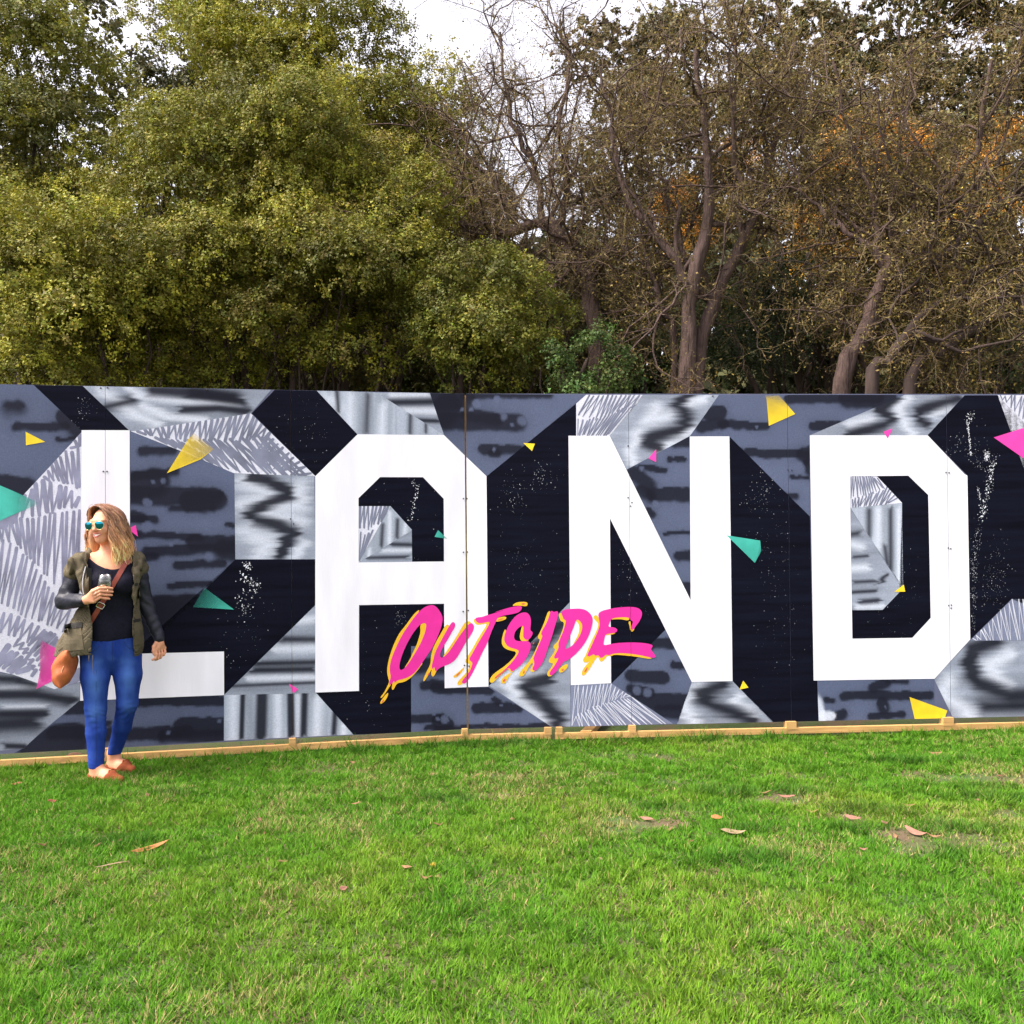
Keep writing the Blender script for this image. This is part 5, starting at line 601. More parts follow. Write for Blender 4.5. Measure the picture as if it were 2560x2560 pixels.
# --- bare, twiggy trees
def twiggy(name, label, limbs, seed, base, nb=(9, 7, 6), lens=(1.5, .65, .28), leafcol=None, nleaf=0, group='bare twiggy trees behind the wall', drop=.0, mat=None, twigcols=((.21, .145, .070), (.12, .08, .055), (.17, .14, .060))):
    rg = np.random.default_rng(seed); t = thing(name, label, 'tree', base, group=group); base = np.array(base)
    big, mid, fine = [], [], []; tips = []
    for pts, r0, r1 in limbs:
        pts = np.array(pts) - base; P, rad, s = limb(pts, r0, r1, 16, 9, .02, rg); big.append((P, rad, s))
        k0 = 7 if P[0, 2] < 1.0 else 2
        for k in range(nb[0]):
            i = int(rg.integers(k0, 15)); d = P[i] - P[i - 1]; d /= np.linalg.norm(d); v = d * .5 + rg.normal(0, .75, 3); v[2] += .25; v[1] += .35; v /= np.linalg.norm(v); L1 = lens[0] * rg.uniform(.5, 1.2)
            e1 = P[i] + v * L1; m1 = P[i] + v * L1 * .5 + rg.normal(0, .16, 3)
            b = limb([P[i], m1, e1], min(rad[i] * .55, .035), .008, 9, 5, .02, rg); mid.append(b)
            for k2 in range(nb[1]):
                j = int(rg.integers(1, 9)); v2 = v * .4 + rg.normal(0, .8, 3); v2[1] += .3; v2[2] -= drop * rg.uniform(); v2 /= np.linalg.norm(v2); L2 = lens[1] * rg.uniform(.4, 1.3); Q0 = b[0][j]
                P2 = smooth_path([Q0, Q0 + v2 * L2 * .5 + rg.normal(0, .07, 3), Q0 + v2 * L2 + rg.normal(0, .05, 3)], 6); mid.append((P2, np.linspace(.007, .003, 6), 4))
                for k3 in range(nb[2]):
                    j3 = int(rg.integers(0, 6)); v3 = v2 * .4 + rg.normal(0, .8, 3); v3 /= np.linalg.norm(v3); L3 = lens[2] * rg.uniform(.4, 1.4)
                    Q = P2[j3]; e3 = Q + v3 * L3; fine.append(np.stack([Q, (Q + e3) / 2 + rg.normal(0, .03, 3), e3])); tips.append(e3); tips.append((Q + e3) / 2)
                    for _ in range(2):
                        v4 = v3 * .5 + rg.normal(0, .7, 3); v4 /= np.linalg.norm(v4); L4 = L3 * rg.uniform(.35, .7); s4 = Q + (e3 - Q) * rg.uniform(.3, .9); fine.append(np.stack([s4, s4 + v4 * L4 * .5 + rg.normal(0, .015, 3), s4 + v4 * L4])); tips.append(s4 + v4 * L4)
    V, F = tubes(big); npmesh('trunk', V, F, mat or M_bark, t, smooth=True)
    V, F = tubes(mid); tw = npmesh('branches', V, F, mat or M_bark, t, smooth=True)
    fine = np.array(fine); n = len(fine); T = fine[:, 2] - fine[:, 0]; A = np.cross(T, rg.normal(size=(n, 3))); A /= np.linalg.norm(A, axis=1)[:, None] + 1e-9; B = np.cross(T, A); B /= np.linalg.norm(B, axis=1)[:, None] + 1e-9
    w = rg.uniform(.0014, .0030, n)[:, None]
    o1, o2, o3 = A * w, (-.5 * A + .87 * B) * w, (-.5 * A - .87 * B) * w
    p0, p1, p2 = fine[:, 0], fine[:, 1], fine[:, 2]
    V = np.stack([p0 + o1, p0 + o2, p0 + o3, p1 + o1 * .8, p1 + o2 * .8, p1 + o3 * .8, p2], 1).reshape(-1, 3); i = np.arange(n) * 7
    F4 = np.concatenate([np.stack([i + a, i + b, i + 3 + b, i + 3 + a], -1) for a, b in ((0, 1), (1, 2), (2, 0))]); F3 = np.concatenate([np.stack([i + 3 + a, i + 3 + b, i + 6], -1) for a, b in ((0, 1), (1, 2), (2, 0))])
    tc_ = np.array(twigcols); C = rg.dirichlet(np.ones(len(tc_)) * .6, n) @ tc_ * rg.uniform(.7, 1.3, (n, 1))
    Fm = [tuple(f) for f in np.concatenate([F4]).tolist()] + [tuple(f) for f in F3.tolist()]
    npmesh('twigs', V, Fm, M_twig, t, np.repeat(C, 7, 0))
    if nleaf:
        tips = np.array(tips); Pp = tips[rg.integers(0, len(tips), nleaf)] + rg.normal(0, .035, (nleaf, 3)); lc = np.array(leafcol)
        Cc = rg.dirichlet(np.ones(len(lc)) * .6, nleaf) @ lc * rg.uniform(.6, 1.4, (nleaf, 1)); V, F, CC = leaf_mesh(Pp, rg, .015, Cc); npmesh('crown', V, F, M_leaf, t, CC)
    return t
def L_(Y, pts, dy=0.0): return [at(px, py, Y + dy * k) for k, (px, py) in enumerate(pts)]
LC = [(.180, .160, .036), (.110, .095, .032), (.23, .17, .042), (.18, .105, .036)]
g = gbase(1720, 10.4)
twiggy('bare_tree', 'bare tree with two grey brown stems forking above the letter N', [
    ([g] + L_(10.4, [(1718, 906), (1735, 725), (1764, 580), (1775, 453), (1760, 300), (1740, 120)]), .125, .03), ([np.array(g) + (.16, .1, 0)] + L_(10.5, [(1739, 942), (1786, 761), (1848, 616), (1902, 507), (1925, 400), (1960, 250), (1990, 90)]), .105, .025),
    (L_(10.4, [(1735, 725), (1640, 600), (1560, 480), (1530, 330), (1500, 160)], .1), .06, .015), (L_(10.5, [(1786, 761), (1720, 660), (1680, 520), (1640, 380), (1600, 200)], .12), .05, .015), (L_(10.5, [(1848, 616), (1850, 480), (1830, 330), (1850, 150)], -.1), .05, .015), (L_(10.5, [(1890, 540), (1990, 460), (2070, 390)], .1), .05, .015),
    ([np.array(g) + (-.25, .1, 0)] + L_(10.6, [(1690, 900), (1650, 760), (1620, 640)]), .06, .02)], 31, g, nb=(11, 8, 7), leafcol=LC, nleaf=34000)
g = gbase(1480, 11.2)
twiggy('bare_tree', 'bare tree with a dark crooked limb reaching left against the white sky', [
    ([g] + L_(11.2, [(1488, 900), (1485, 815), (1467, 690), (1446, 655), (1388, 573), (1355, 551), (1297, 576), (1250, 598), (1200, 612)]), .12, .055), (L_(11.2, [(1467, 690), (1511, 645), (1560, 560), (1570, 440), (1540, 300)]), .07, .02),
    (L_(11.2, [(1355, 551), (1345, 450), (1300, 350), (1260, 220), (1250, 80)]), .05, .014), (L_(11.2, [(1388, 573), (1420, 460), (1400, 330), (1420, 180), (1400, 50)]), .05, .014), (L_(11.2, [(1297, 576), (1250, 480), (1180, 400), (1150, 300)]), .035, .012), (L_(11.2, [(1250, 598), (1160, 560), (1090, 540)]), .03, .012), (L_(11.2, [(1446, 655), (1400, 700), (1370, 740)]), .05, .02)], 32, g, nb=(13, 9, 8), leafcol=LC, nleaf=12000, mat=M_bark)
g = gbase(2090, 9.8)
twiggy('bare_tree', 'leaning bare tree with a thick forked trunk above the letter D', [
    ([g] + L_(9.8, [(2101, 978), (2148, 852), (2202, 707), (2225, 650)]), .105, .07), (L_(9.8, [(2217, 668), (2180, 620), (2195, 575), (2170, 470), (2120, 330), (2080, 150)]), .055, .015), (L_(9.8, [(2222, 655), (2275, 625), (2330, 520), (2400, 440), (2450, 330), (2480, 150)], -.08), .07, .02),
    (L_(9.8, [(2202, 707), (2280, 660), (2340, 640)], .1), .04, .015), (L_(9.8, [(2230, 640), (2260, 500), (2250, 350), (2290, 180)], .1), .05, .015), (L_(9.8, [(2180, 620), (2080, 560), (2010, 480), (1960, 380)], .1), .035, .012)], 33, g, nb=(11, 8, 7), leafcol=LC, nleaf=34000, drop=.6)
g = gbase(2170, 9.5)
twiggy('bare_tree', 'low bare tree with stems sloping to the right edge', [
    ([g] + L_(9.5, [(2177, 978), (2220, 906), (2275, 826), (2325, 775), (2420, 700), (2540, 640)]), .085, .02), ([np.array(g) + (.4, 0, 0)] + L_(9.5, [(2267, 978), (2365, 877), (2492, 797), (2640, 740)]), .075, .03), (L_(9.6, [(2340, 690), (2358, 652), (2412, 580), (2492, 522), (2600, 430), (2680, 300)]), .05, .03), (L_(9.6, [(2412, 580), (2440, 480), (2500, 380), (2520, 200)]), .03, .012), (L_(9.5, [(2492, 797), (2560, 700), (2620, 600)]), .04, .015)], 34, g, nb=(11, 8, 7), leafcol=LC, nleaf=30000, drop=.6, mat=M_bark_dark)

# --- the grove beyond: evergreens, golden sunlight painted as orange leaves, undergrowth
FAR = [(.085, .082, .028), (.055, .056, .022), (.115, .090, .034), (.095, .065, .034)]
SUNGLOW = [(.62, .25, .03), (.70, .40, .06), (.42, .16, .03)]  # low sunlight on the far trees, put into the leaf colour
FG = 'tall evergreen trees farther back'
def far(label, px, Y, lobes, n, r, pal, seed, **k): return shrub('evergreen_tree', label, gbase(px, Y), lobes, n, r, pal, seed, per=k.pop('per', 54), leaves=12, size=.050, flat=.3, group=FG)
far('dark evergreen showing between the left tree tops at the upper edge', 350, 20, [lobe(260, 360, 20, 1.1, 1, 1.2), lobe(420, 330, 20, 1.3, 1, 1.0), lobe(330, 180, 20, 1.8, 1, 1.2), lobe(620, 240, 20, 2.0, 1, 1.5)], 34, .6, FAR[:2], 41)
far('dark evergreen mass low behind the left trees', 500, 15, [lobe(100, 760, 15, 2.0, 1, 1.6), lobe(520, 740, 15, 1.6, 1, 1.4), lobe(800, 700, 15, 2.2, 1, 2.0), lobe(60, 560, 15, 1.0, .8, 1.0), lobe(1000, 800, 15, 1.6, 1, 1.3), lobe(300, 900, 14, 2.4, 1, 1.0), lobe(700, 900, 14, 2.2, 1, 1.0), lobe(650, 520, 15, 1.6, .8, 1.4), lobe(900, 560, 15, 1.2, .8, 1.4), lobe(420, 620, 15, .8, .8, 1.2)], 150, .62, FAR, 42)
far('dark evergreen behind the crooked bare tree', 1250, 17, [lobe(1130, 560, 17, .9, .8, .9), lobe(1260, 800, 16, 1.5, 1, 1.3), lobe(1430, 860, 16, 1.6, 1, 1.2), lobe(1080, 430, 18, .7, .7, .6)], 46, .5, FAR, 43)
far('tall evergreen behind the forked bare stems', 1700, 19, [lobe(1640, 640, 19, 1.6, 1, 1.6), lobe(1720, 380, 19.5, 1.4, 1, 1.2), lobe(1620, 480, 19, 1.0, 1, .9), lobe(1820, 560, 19, .9, 1, .9), lobe(1800, 250, 20, 1.8, 1, 1.2), lobe(1950, 160, 20, 2.0, 1, 1.2), lobe(1540, 420, 19, 1.2, 1, 1.4), lobe(1560, 640, 18, 1.2, 1, 1.2), lobe(1950, 420, 18, 1.3, 1, 1.5), lobe(1900, 680, 18, 1.3, 1, 1.2), lobe(1600, 200, 20, 1.4, 1, 1.2)], 100, .55, FAR, 44)
far('tall evergreen standing behind the leaning bare tree', 2150, 18, [lobe(2090, 420, 18, 1.2, 1, 1.2), lobe(2230, 560, 18, 1.3, 1, 1.4), lobe(2180, 290, 18.5, 1.5, 1, 1.2), lobe(2380, 350, 18, 1.3, 1, 1.2), lobe(2330, 700, 17, 1.4, 1, 1.2), lobe(2250, 120, 19, 2.0, 1, 1.2), lobe(2400, 540, 18, 1.2, 1, 1.2), lobe(2100, 640, 18, 1.2, 1, 1.0), lobe(2430, 180, 19, 1.4, 1, 1.2)], 90, .55, FAR, 45)
far('tall evergreen at the far right edge of the grove', 2520, 17, [lobe(2520, 640, 17, 1.1, 1, 1.4), lobe(2530, 250, 17.5, 1.2, 1, 1.2), lobe(2650, 450, 17, 1.2, 1, 2.0), lobe(2480, 820, 16, 1.4, 1, 1.0)], 50, .55, FAR, 46)
shrub('sunglow_leaves', 'orange leaf clusters painted as golden sunlight glinting behind the bare trees at right', gbase(2160, 12.6), [lobe(2112, 377, 12.6, .32, .3, .36), lobe(2220, 377, 12.6, .36, .3, .34), lobe(2293, 413, 12.7, .25, .3, .25), lobe(2456, 507, 12.5, .34, .3, .55), lobe(2086, 656, 12.4, .26, .3, .35), lobe(2015, 600, 12.6, .30, .3, .32), lobe(2365, 743, 12.3, .32, .3, .16), lobe(1866, 430, 12.8, .40, .3, .26), lobe(1700, 560, 12.8, .28, .3, .5), lobe(2500, 370, 12.6, .2, .3, .3)], 60, .20, SUNGLOW, 47, per=110, leaves=16, size=.017, flat=.3, group=None)  # leaf clusters added as patches of sunlight, not a tree of its own
shrub('golden_bush', 'small dry golden bush at the right end of the round green trees', gbase(1120, 11.6), [lobe(1130, 560, 11.6, .38, .3, .42), lobe(1180, 590, 11.7, .25, .25, .3)], 16, .24, [(.34, .21, .06), (.24, .15, .06), (.16, .12, .06)], 48, per=60, leaves=9, size=.015, group=None)
UG = [(.022, .040, .015), (.040, .060, .018), (.030, .034, .018)]
shrub('understorey_bush', 'dark green bush low behind the forked bare stems', gbase(1950, 12.5), [lobe(1950, 840, 12.5, 1.0, .6, .8), lobe(2080, 780, 12.8, .7, .6, .6), lobe(1830, 920, 12.2, .6, .5, .5)], 40, .38, UG, 51, group='dark bushes low behind the wall', per=65)
shrub('understorey_bush', 'dark green bush low in the right corner above the wall', gbase(2430, 12), [lobe(2420, 880, 12, 1.1, .6, .7), lobe(2250, 860, 12.4, .8, .6, .7), lobe(2600, 860, 12, .8, .6, .8)], 44, .38, UG, 52, group='dark bushes low behind the wall', per=65)
shrub('understorey_bush', 'dark tangled bush under the crooked bare tree', gbase(1600, 12.5), [lobe(1620, 880, 12.5, .9, .6, .6), lobe(1400, 820, 13, .8, .6, .7)], 30, .36, UG, 53, group='dark bushes low behind the wall', per=60)


# the wood farther off closes the view low down between the stems
rg = np.random.default_rng(77); cl = []
for k in range(230):
    px = rg.uniform(-300, 2860); Y = rg.uniform(17, 27); p = at(px, rg.uniform(720, 1000) if k < 110 else rg.uniform(930, 1240), Y); cl.append((p[0], p[1], max(.4, p[2]), rg.uniform(.7, 1.2)))
P, C, O = sprigs(cl, rg, 18, 6, .15, .07, FAR + UG); V, F, CC = leaf_mesh(P, rg, .17, C, out=O, tri=True)
tag(npmesh('distant_wood', V, F, M_leaf, None, CC), 'dark tangle of distant trees low behind the grove', 'wood', kind='stuff')
# ------------------------------------------------------------------ the woman at the left: distance-field modelling
def surface_nets(f, lo, hi, h):
    lo, hi = np.array(lo, float), np.array(hi, float); n = np.ceil((hi - lo) / h).astype(int) + 1
    ax = [lo[k] + h * np.arange(n[k]) for k in range(3)]
    X, Y, Z = np.meshgrid(*ax, indexing='ij'); v = f(X.ravel(), Y.ravel(), Z.ravel()).reshape(n)
    ins = v < 0; cs = tuple(n - 1); acc = np.zeros(cs + (3,)); cnt = np.zeros(cs)
    corner = [(i, j, k) for i in (0, 1) for j in (0, 1) for k in (0, 1)]
    sl = lambda c: tuple(slice(c[q], c[q] + n[q] - 1) for q in range(3))
    for a in corner:
        for d in range(3):
            if a[d]: continue
            b = list(a); b[d] = 1; va, vb = v[sl(a)], v[sl(b)]; m = ins[sl(a)] != ins[sl(b)]
            t = np.where(m, va / np.where(m, va - vb, 1), 0)
            p = np.array(a, float)[None, None, None, :] + np.zeros(cs + (3,)); p[..., d] += t
            acc += p * m[..., None]; cnt += m
    act = cnt > 0; idx = -np.ones(cs, int); idx[act] = np.arange(act.sum()); I = np.argwhere(act)
    V = lo + h * (I + acc[act] / cnt[act][:, None]); F = []
    for d in range(3):
        e, g = (d + 1) % 3, (d + 2) % 3
        s0 = [slice(1, n[q] - 1) for q in range(3)]; s0[d] = slice(0, n[d] - 1); s1 = list(s0); s1[d] = slice(1, n[d])
        A, B = ins[tuple(s0)], ins[tuple(s1)]; m = np.argwhere(A != B); off = np.array([0 if q == d else 1 for q in range(3)]); m2 = m + off
        if not len(m): continue
        ue, ug = np.eye(3, dtype=int)[e], np.eye(3, dtype=int)[g]
        q = np.stack([idx[tuple((m2 - ue - ug).T)], idx[tuple((m2 - ug).T)], idx[tuple(m2.T)], idx[tuple((m2 - ue).T)]], -1)
        flip = ~A[tuple(m.T)]; q[flip] = q[flip][:, ::-1]; F.append(q)
    return V, np.concatenate(F)
def cone(x, y, z, a, b, r0, r1, sy=1.0):
    ax, ay, az = a; bx, by, bz = b[0] - ax, (b[1] - ay) / sy, b[2] - az; px, py, pz = x - ax, (y - ay) / sy, z - az
    t = np.clip((px * bx + py * by + pz * bz) / (bx * bx + by * by + bz * bz + 1e-12), 0, 1)
    return np.sqrt((px - t * bx) ** 2 + (py - t * by) ** 2 + (pz - t * bz) ** 2) - (r0 + (r1 - r0) * t)
def ell(x, y, z, c, r):
    px, py, pz = x - c[0], y - c[1], z - c[2]
    k0 = np.sqrt((px / r[0]) ** 2 + (py / r[1]) ** 2 + (pz / r[2]) ** 2); k1 = np.sqrt((px / r[0] ** 2) ** 2 + (py / r[1] ** 2) ** 2 + (pz / r[2] ** 2) ** 2) + 1e-9
    return k0 * (k0 - 1) / k1
def smin(a, b, k):
    h = np.clip(.5 + .5 * (b - a) / k, 0, 1); return b + (a - b) * h - k * h * (1 - h)
def chain(x, y, z, pts, rad, k=.02, sy=1.0):
    d = None
    for i in range(len(pts) - 1):
        c = cone(x, y, z, pts[i], pts[i + 1], rad[i], rad[i + 1], sy); d = c if d is None else smin(d, c, k)
    return d
def wr(x, y, z, amp, fx, fy, fz, ph=0): return amp * np.sin(fx * x + 2.1 * np.sin(fz * .37 * z + ph)) * np.sin(fz * z + fy * y + 1.7 * np.sin(fx * .6 * x + ph))

PX, PY = -2.567, 5.786
SKIN = material('skin', (.66, .30, .175), .6, noise=.12, nscale=30, spec=.35)
TOP = material('black_knit', (.008, .008, .016), .85, noise=.3, nscale=60, bump=.25, bscale=260, spec=.12)
JEAN = material('blue_denim', attr=True, rough=.85, noise=.22, nscale=7, stretch=(1.6, 1.6, .8), bump=.3, bscale=330, spec=.12, color2=None)
OLIV = material('olive_canvas', (.100, .083, .052), .85, noise=.2, nscale=10, bump=.3, bscale=240, spec=.15)
LEATH = material('black_leather_sleeve', (.010, .011, .021), .55, noise=.3, nscale=20, bump=.35, bscale=45, spec=.4)
BROWN = material('tan_leather', (.37, .098, .030), .55, noise=.25, nscale=28, bump=.2, bscale=120, spec=.35)
SHOE = material('brown_suede', (.24, .055, .018), .85, noise=.2, nscale=40, bump=.3, bscale=200)
STRAP = material('cognac_strap', (.26, .055, .035), .45, noise=.15, nscale=30, spec=.4)
METAL = material('silver_metal', (.75, .73, .72), .25, metal=1.0)
GOLDM = material('gold_wire', (.75, .55, .28), .3, metal=1.0)
HAIR = material('wavy_hair', attr=True, rough=.45, noise=.3, nscale=160, stretch=(1, 1, .2), spec=.35)
LIP = material('lip_pink', (.52, .15, .13), .4); TEETH = material('teeth_white', (.82, .79, .75), .3)
LENS = material('mirror_lens', (.015, .20, .27), .04, metal=1.0)
DARK = material('dark_stitching', (.02, .018, .016), .8); ZIP = material('pale_zip', (.55, .54, .55), .4, metal=.6); LINING = material('dark_lining', (.014, .015, .014), .85)
woman = thing('person', 'smiling woman in olive jacket, black top and blue jeans standing before the wall', 'person', (PX, PY, 0), math.atan2(-PX, PY))
def part(name, f, lo, hi, h, mat, parent=None, color=None):
    V, F = surface_nets(f, lo, hi, h); return npmesh(name, V, F, mat, parent or woman, color(V) if color else None, smooth=True)

# --- skeleton (metres; x to the picture's right, y away from the camera)
LEG_R = [(-.086, .0, .83), (-.085, -.045, .45), (-.082, -.085, .10)]       # picture-left leg, in front
LEG_L = [(.092, .0, .83), (.098, -.015, .46), (.022, .125, .12)]          # picture-right leg, knee bent, foot behind
ARM_R = [(-.165, .02, 1.375), (-.262, .015, 1.125), (-.150, -.185, 1.140)]
ARM_L = [(.150, .02, 1.372), (.205, .04, 1.10), (.290, -.005, .865)]
HC = np.array((-.028, -.012, 1.600)); YAW = R(-40); TILT = R(-4)
cy_, sy_ = math.cos(YAW), math.sin(YAW)
HR = np.array(Matrix.Rotation(TILT, 3, 'Y') @ Matrix.Rotation(YAW, 3, 'Z'))    # head-local -> body; the face looks along local -y
def hl(x, y, z):
    p = np.stack([x - HC[0], y - HC[1], z - HC[2]]); q = HR.T @ p.reshape(3, -1); return q.reshape(3, *np.shape(x))
def hw(p): return HR @ np.array(p) + HC
def torso(x, y, z, g=0.0):
    d = cone(x, y, z, (.008, .0, .83), (.012, .0, .92), .158 + g, .150 + g, .68)
    d = smin(d, cone(x, y, z, (.012, 0, .92), (.012, .0, 1.10), .150 + g, .122 + g, .72), .05)
    d = smin(d, cone(x, y, z, (.012, 0, 1.10), (.012, .0, 1.27), .122 + g, .145 + g, .72), .06)
    d = smin(d, cone(x, y, z, (-.10, .015, 1.365), (.100, .015, 1.362), .062 + g, .062 + g, .9), .07)
    for s in (-1, 1): d = smin(d, ell(x, y, z, (.012 + s * .072, -.075, 1.225), (.066 + g, .062 + g, .068 + g)), .035)
    return d
def headf(x, y, z):
    a, b, c = hl(x, y, z)
    d = ell(a, b, c, (0, .022, .028), (.073, .092, .088))
    d = smin(d, ell(a, b, c, (0, -.028, -.030), (.058, .058, .078)), .04)
    d = smin(d, ell(a, b, c, (0, -.050, -.092), (.026, .024, .022)), .035)          # chin
    for s in (-1, 1): d = smin(d, ell(a, b, c, (s * .036, -.058, -.030), (.022, .020, .022)), .02)   # smiling cheeks
    d = smin(d, cone(a, b, c, (0, -.083, .012), (0, -.101, -.024), .008, .0115), .012)    # nose
    for s in (-1, 1): d = smin(d, ell(a, b, c, (s * .011, -.090, -.028), (.008, .009, .007)), .006)
    d = smin(d, ell(a, b, c, (0, -.070, .030), (.055, .022, .016)), .02)              # brow
    d = -smin(-d, ell(a, b, c, (0, -.094, -.056), (.031, .018, .0095)), .006)           # open mouth hollow
    for s in (-1, 1): d = np.minimum(d, ell(a, b, c, (s * .075, .018, .0), (.012, .022, .032)))
    return d
FOOT_R = ((-.092, -.075), (.052, -.205)); FOOT_L = ((.008, .150), (.128, .010))
def footf(x, y, z, ft, g=0.0):
    (hx, hy), (tx, ty) = ft; d = np.array((tx - hx, ty - hy)); L = np.linalg.norm(d); d /= L
    u = (x - hx) * d[0] + (y - hy) * d[1]; w = -(x - hx) * d[1] + (y - hy) * d[0]
    f = cone(u, w, z, (.0, 0, .034), (L * .55, 0, .034), .032 + g, .040 + g); f = smin(f, cone(u, w, z, (L * .5, 0, .032), (L * .98, .004, .022), .040 + g, .020 + g), .02)
    f = smin(f, cone(u, w, z, (.012, 0, .05), (.008, 0, .12), .033 + g, .034 + g), .03)
    f = smin(f, cone(u, w, z, (.02, 0, .085), (L * .62, 0, .045), .026 + g, .020 + g), .03)
    return np.maximum(f, .004 - z), u, w, L
def bodyf(x, y, z):
    d = torso(x, y, z); d = smin(d, cone(x, y, z, (.010, .015, 1.36), (-.018, .006, 1.53), .054, .049), .045)
    d = smin(d, headf(x, y, z), .02)
    d = smin(d, chain(x, y, z, ARM_R, (.043, .036, .024)), .03); d = smin(d, chain(x, y, z, ARM_L, (.043, .036, .024)), .03)
    d = smin(d, chain(x, y, z, LEG_R, (.088, .052, .036)), .04); d = smin(d, chain(x, y, z, LEG_L, (.088, .052, .036)), .04)
    d = smin(d, footf(x, y, z, FOOT_R)[0], .03); return smin(d, footf(x, y, z, FOOT_L)[0], .03)
def finger(x, y, z, pts, r): return chain(x, y, z, pts, np.linspace(r, r * .8, len(pts)), .004)
GL = np.array((-.030, -.228, 1.184))                                       # foot of the held glass
def hand_r(x, y, z):
    w = np.array(ARM_R[2]); d = cone(x, y, z, w, w + (.022, -.016, .006), .024, .026)
    k0 = np.array((-.098, -.258, 1.196)); k1 = np.array((-.088, -.248, 1.136))
    for t in np.linspace(0, 1, 4): d = smin(d, cone(x, y, z, w + (.018, -.012, .010 - .016 * t), k0 + (k1 - k0) * t, .017, .0125), .014)
    tips = [((-.060, -.286, 1.216), (-.022, -.279, 1.216), (.010, -.262, 1.211)), ((-.056, -.288, 1.199), (-.018, -.282, 1.195), (.012, -.266, 1.191)), ((-.054, -.285, 1.180), (-.020, -.280, 1.174), (.008, -.265, 1.171)), ((-.054, -.276, 1.160), (-.026, -.274, 1.152), (-.006, -.264, 1.149))]
    for t, tp in zip(np.linspace(0, 1, 4), tips): d = smin(d, finger(x, y, z, [k0 + (k1 - k0) * t] + [np.array(q) for q in tp], .0098 - .0016 * t), .003)
    th = [w + (.02, .0, .018), np.array((-.098, -.200, 1.196)), np.array((-.066, -.190, 1.212)), np.array((-.036, -.186, 1.222))]
    return smin(d, finger(x, y, z, th, .013), .008)
def hand_l(x, y, z):
    w = np.array(ARM_L[2]); d = cone(x, y, z, w, w + (.004, -.006, -.035), .023, .026, .8); k0 = w + np.array((-.022, -.028, -.072)); k1 = w + np.array((.032, .012, -.068))
    for t in np.linspace(0, 1, 4): d = smin(d, cone(x, y, z, w + (.002, -.004, -.03), k0 + (k1 - k0) * t, .018, .0125), .012)
    for t, ln in zip(np.linspace(0, 1, 4), (.062, .068, .064, .050)):
        k = k0 + (k1 - k0) * t; a = k + np.array((.004, -.012, -ln * .5)); b = a + np.array((-.008, -.004, -ln * .38)); c = b + np.array((-.016, .006, -ln * .12)); d = smin(d, finger(x, y, z, [k, a, b, c], .0094 - .0012 * t), .003)
    th = [w + (-.012, -.016, -.018), w + np.array((-.034, -.034, -.052)), w + np.array((-.036, -.040, -.078)), w + np.array((-.032, -.042, -.098))]
    return smin(d, finger(x, y, z, th, .0125), .008)
Vb, Fb = surface_nets(bodyf, (-.34, -.30, -.01), (.36, .24, 1.74), .0100)
Vh, Fh = surface_nets(headf, (-.16, -.16, 1.46), (.10, .13, 1.74), .0034)
V1, F1 = surface_nets(hand_r, (-.19, -.31, 1.09), (.04, -.15, 1.25), .0032); V2, F2 = surface_nets(hand_l, (.22, -.09, .68), (.36, .06, .90), .0032)
# keep the coarse body below the jaw and the fine head above, one mesh
npmesh('body', np.vstack([Vb * 1.0 - 0, Vh, V1, V2]), np.vstack([Fb, Fh + len(Vb), F1 + len(Vb) + len(Vh), F2 + len(Vb) + len(Vh) + len(V1)]), SKIN, woman, smooth=True)
# --- face
tv = [hw((.029 * math.sin(a), -.0865 + .014 * (1 - math.cos(a)) , -.0535 - .0060 * math.cos(a * 1.05) + (.0045 if k else -.0042))) for k in (0, 1) for a in np.linspace(-1.05, 1.05, 9)]
npmesh('teeth', np.array(tv), [(i, i + 1, i + 10, i + 9) for i in range(8)], TEETH, woman, smooth=True)
lipu = smooth_path([hw(p) for p in ((-.033, -.072, -.0455), (-.016, -.0925, -.0475), (0, -.0970, -.0480), (.016, -.0925, -.0475), (.033, -.072, -.0455))], 14)
lipl = smooth_path([hw(p) for p in ((-.033, -.072, -.0455), (-.018, -.0900, -.0635), (0, -.0945, -.0690), (.018, -.0900, -.0635), (.033, -.072, -.0455))], 14)
rl = .0034 * np.sin(np.linspace(.25, np.pi - .25, 14)); V, F = tubes([(lipu, rl * .8, 6), (lipl, rl * 1.15, 6)]); npmesh('lips', V, F, LIP, woman, smooth=True)
# --- aviator sunglasses
glasses = []
for s in (-1, 1):
    prof = [(0, .019), (.014, .018), (.026, .010), (.030, -.002), (.026, -.016), (.014, -.026), (.0, -.027), (-.014, -.021), (-.022, -.008), (-.023, .008), (-.016, .017)]
    prof = chaikin(prof, 2) * 1.16; c = np.array((s * .0365, 0, .006)); P = []
    for k, f in ((.0, -.0005), (.55, .0028), (1.0, 0.0)):
        if k == 0: continue
        for u, w in prof: P.append(hw((c[0] + s * u * k, -.104 + .10 * (abs(c[0] + s * u * k) - .01) ** 1.2 * 2.0 - f, c[2] + w * k)))
    n = len(prof); P.append(hw((c[0], -.104 + .10 * (abs(c[0]) - .01) ** 1.2 * 2.0 - .0036, c[2]))); m = len(P) - 1
    F = [(i, (i + 1) % n, n + (i + 1) % n, n + i) for i in range(n)] + [(m, (i + 1) % n, i) for i in range(n)]
    glasses.append((np.array(P), F, np.array(P[n:2 * n])))
sg = npmesh('sunglasses', np.vstack([g[0] for g in glasses]), glasses[0][1] + [tuple(i + len(glasses[0][0]) for i in f) for f in glasses[1][1]], LENS, woman, smooth=True); sg['label'] = 'aviator sunglasses with teal mirror lenses'
fr = [(np.vstack([g[2], g[2][:1]]), np.full(len(g[2]) + 1, .0011), 5) for g in glasses]
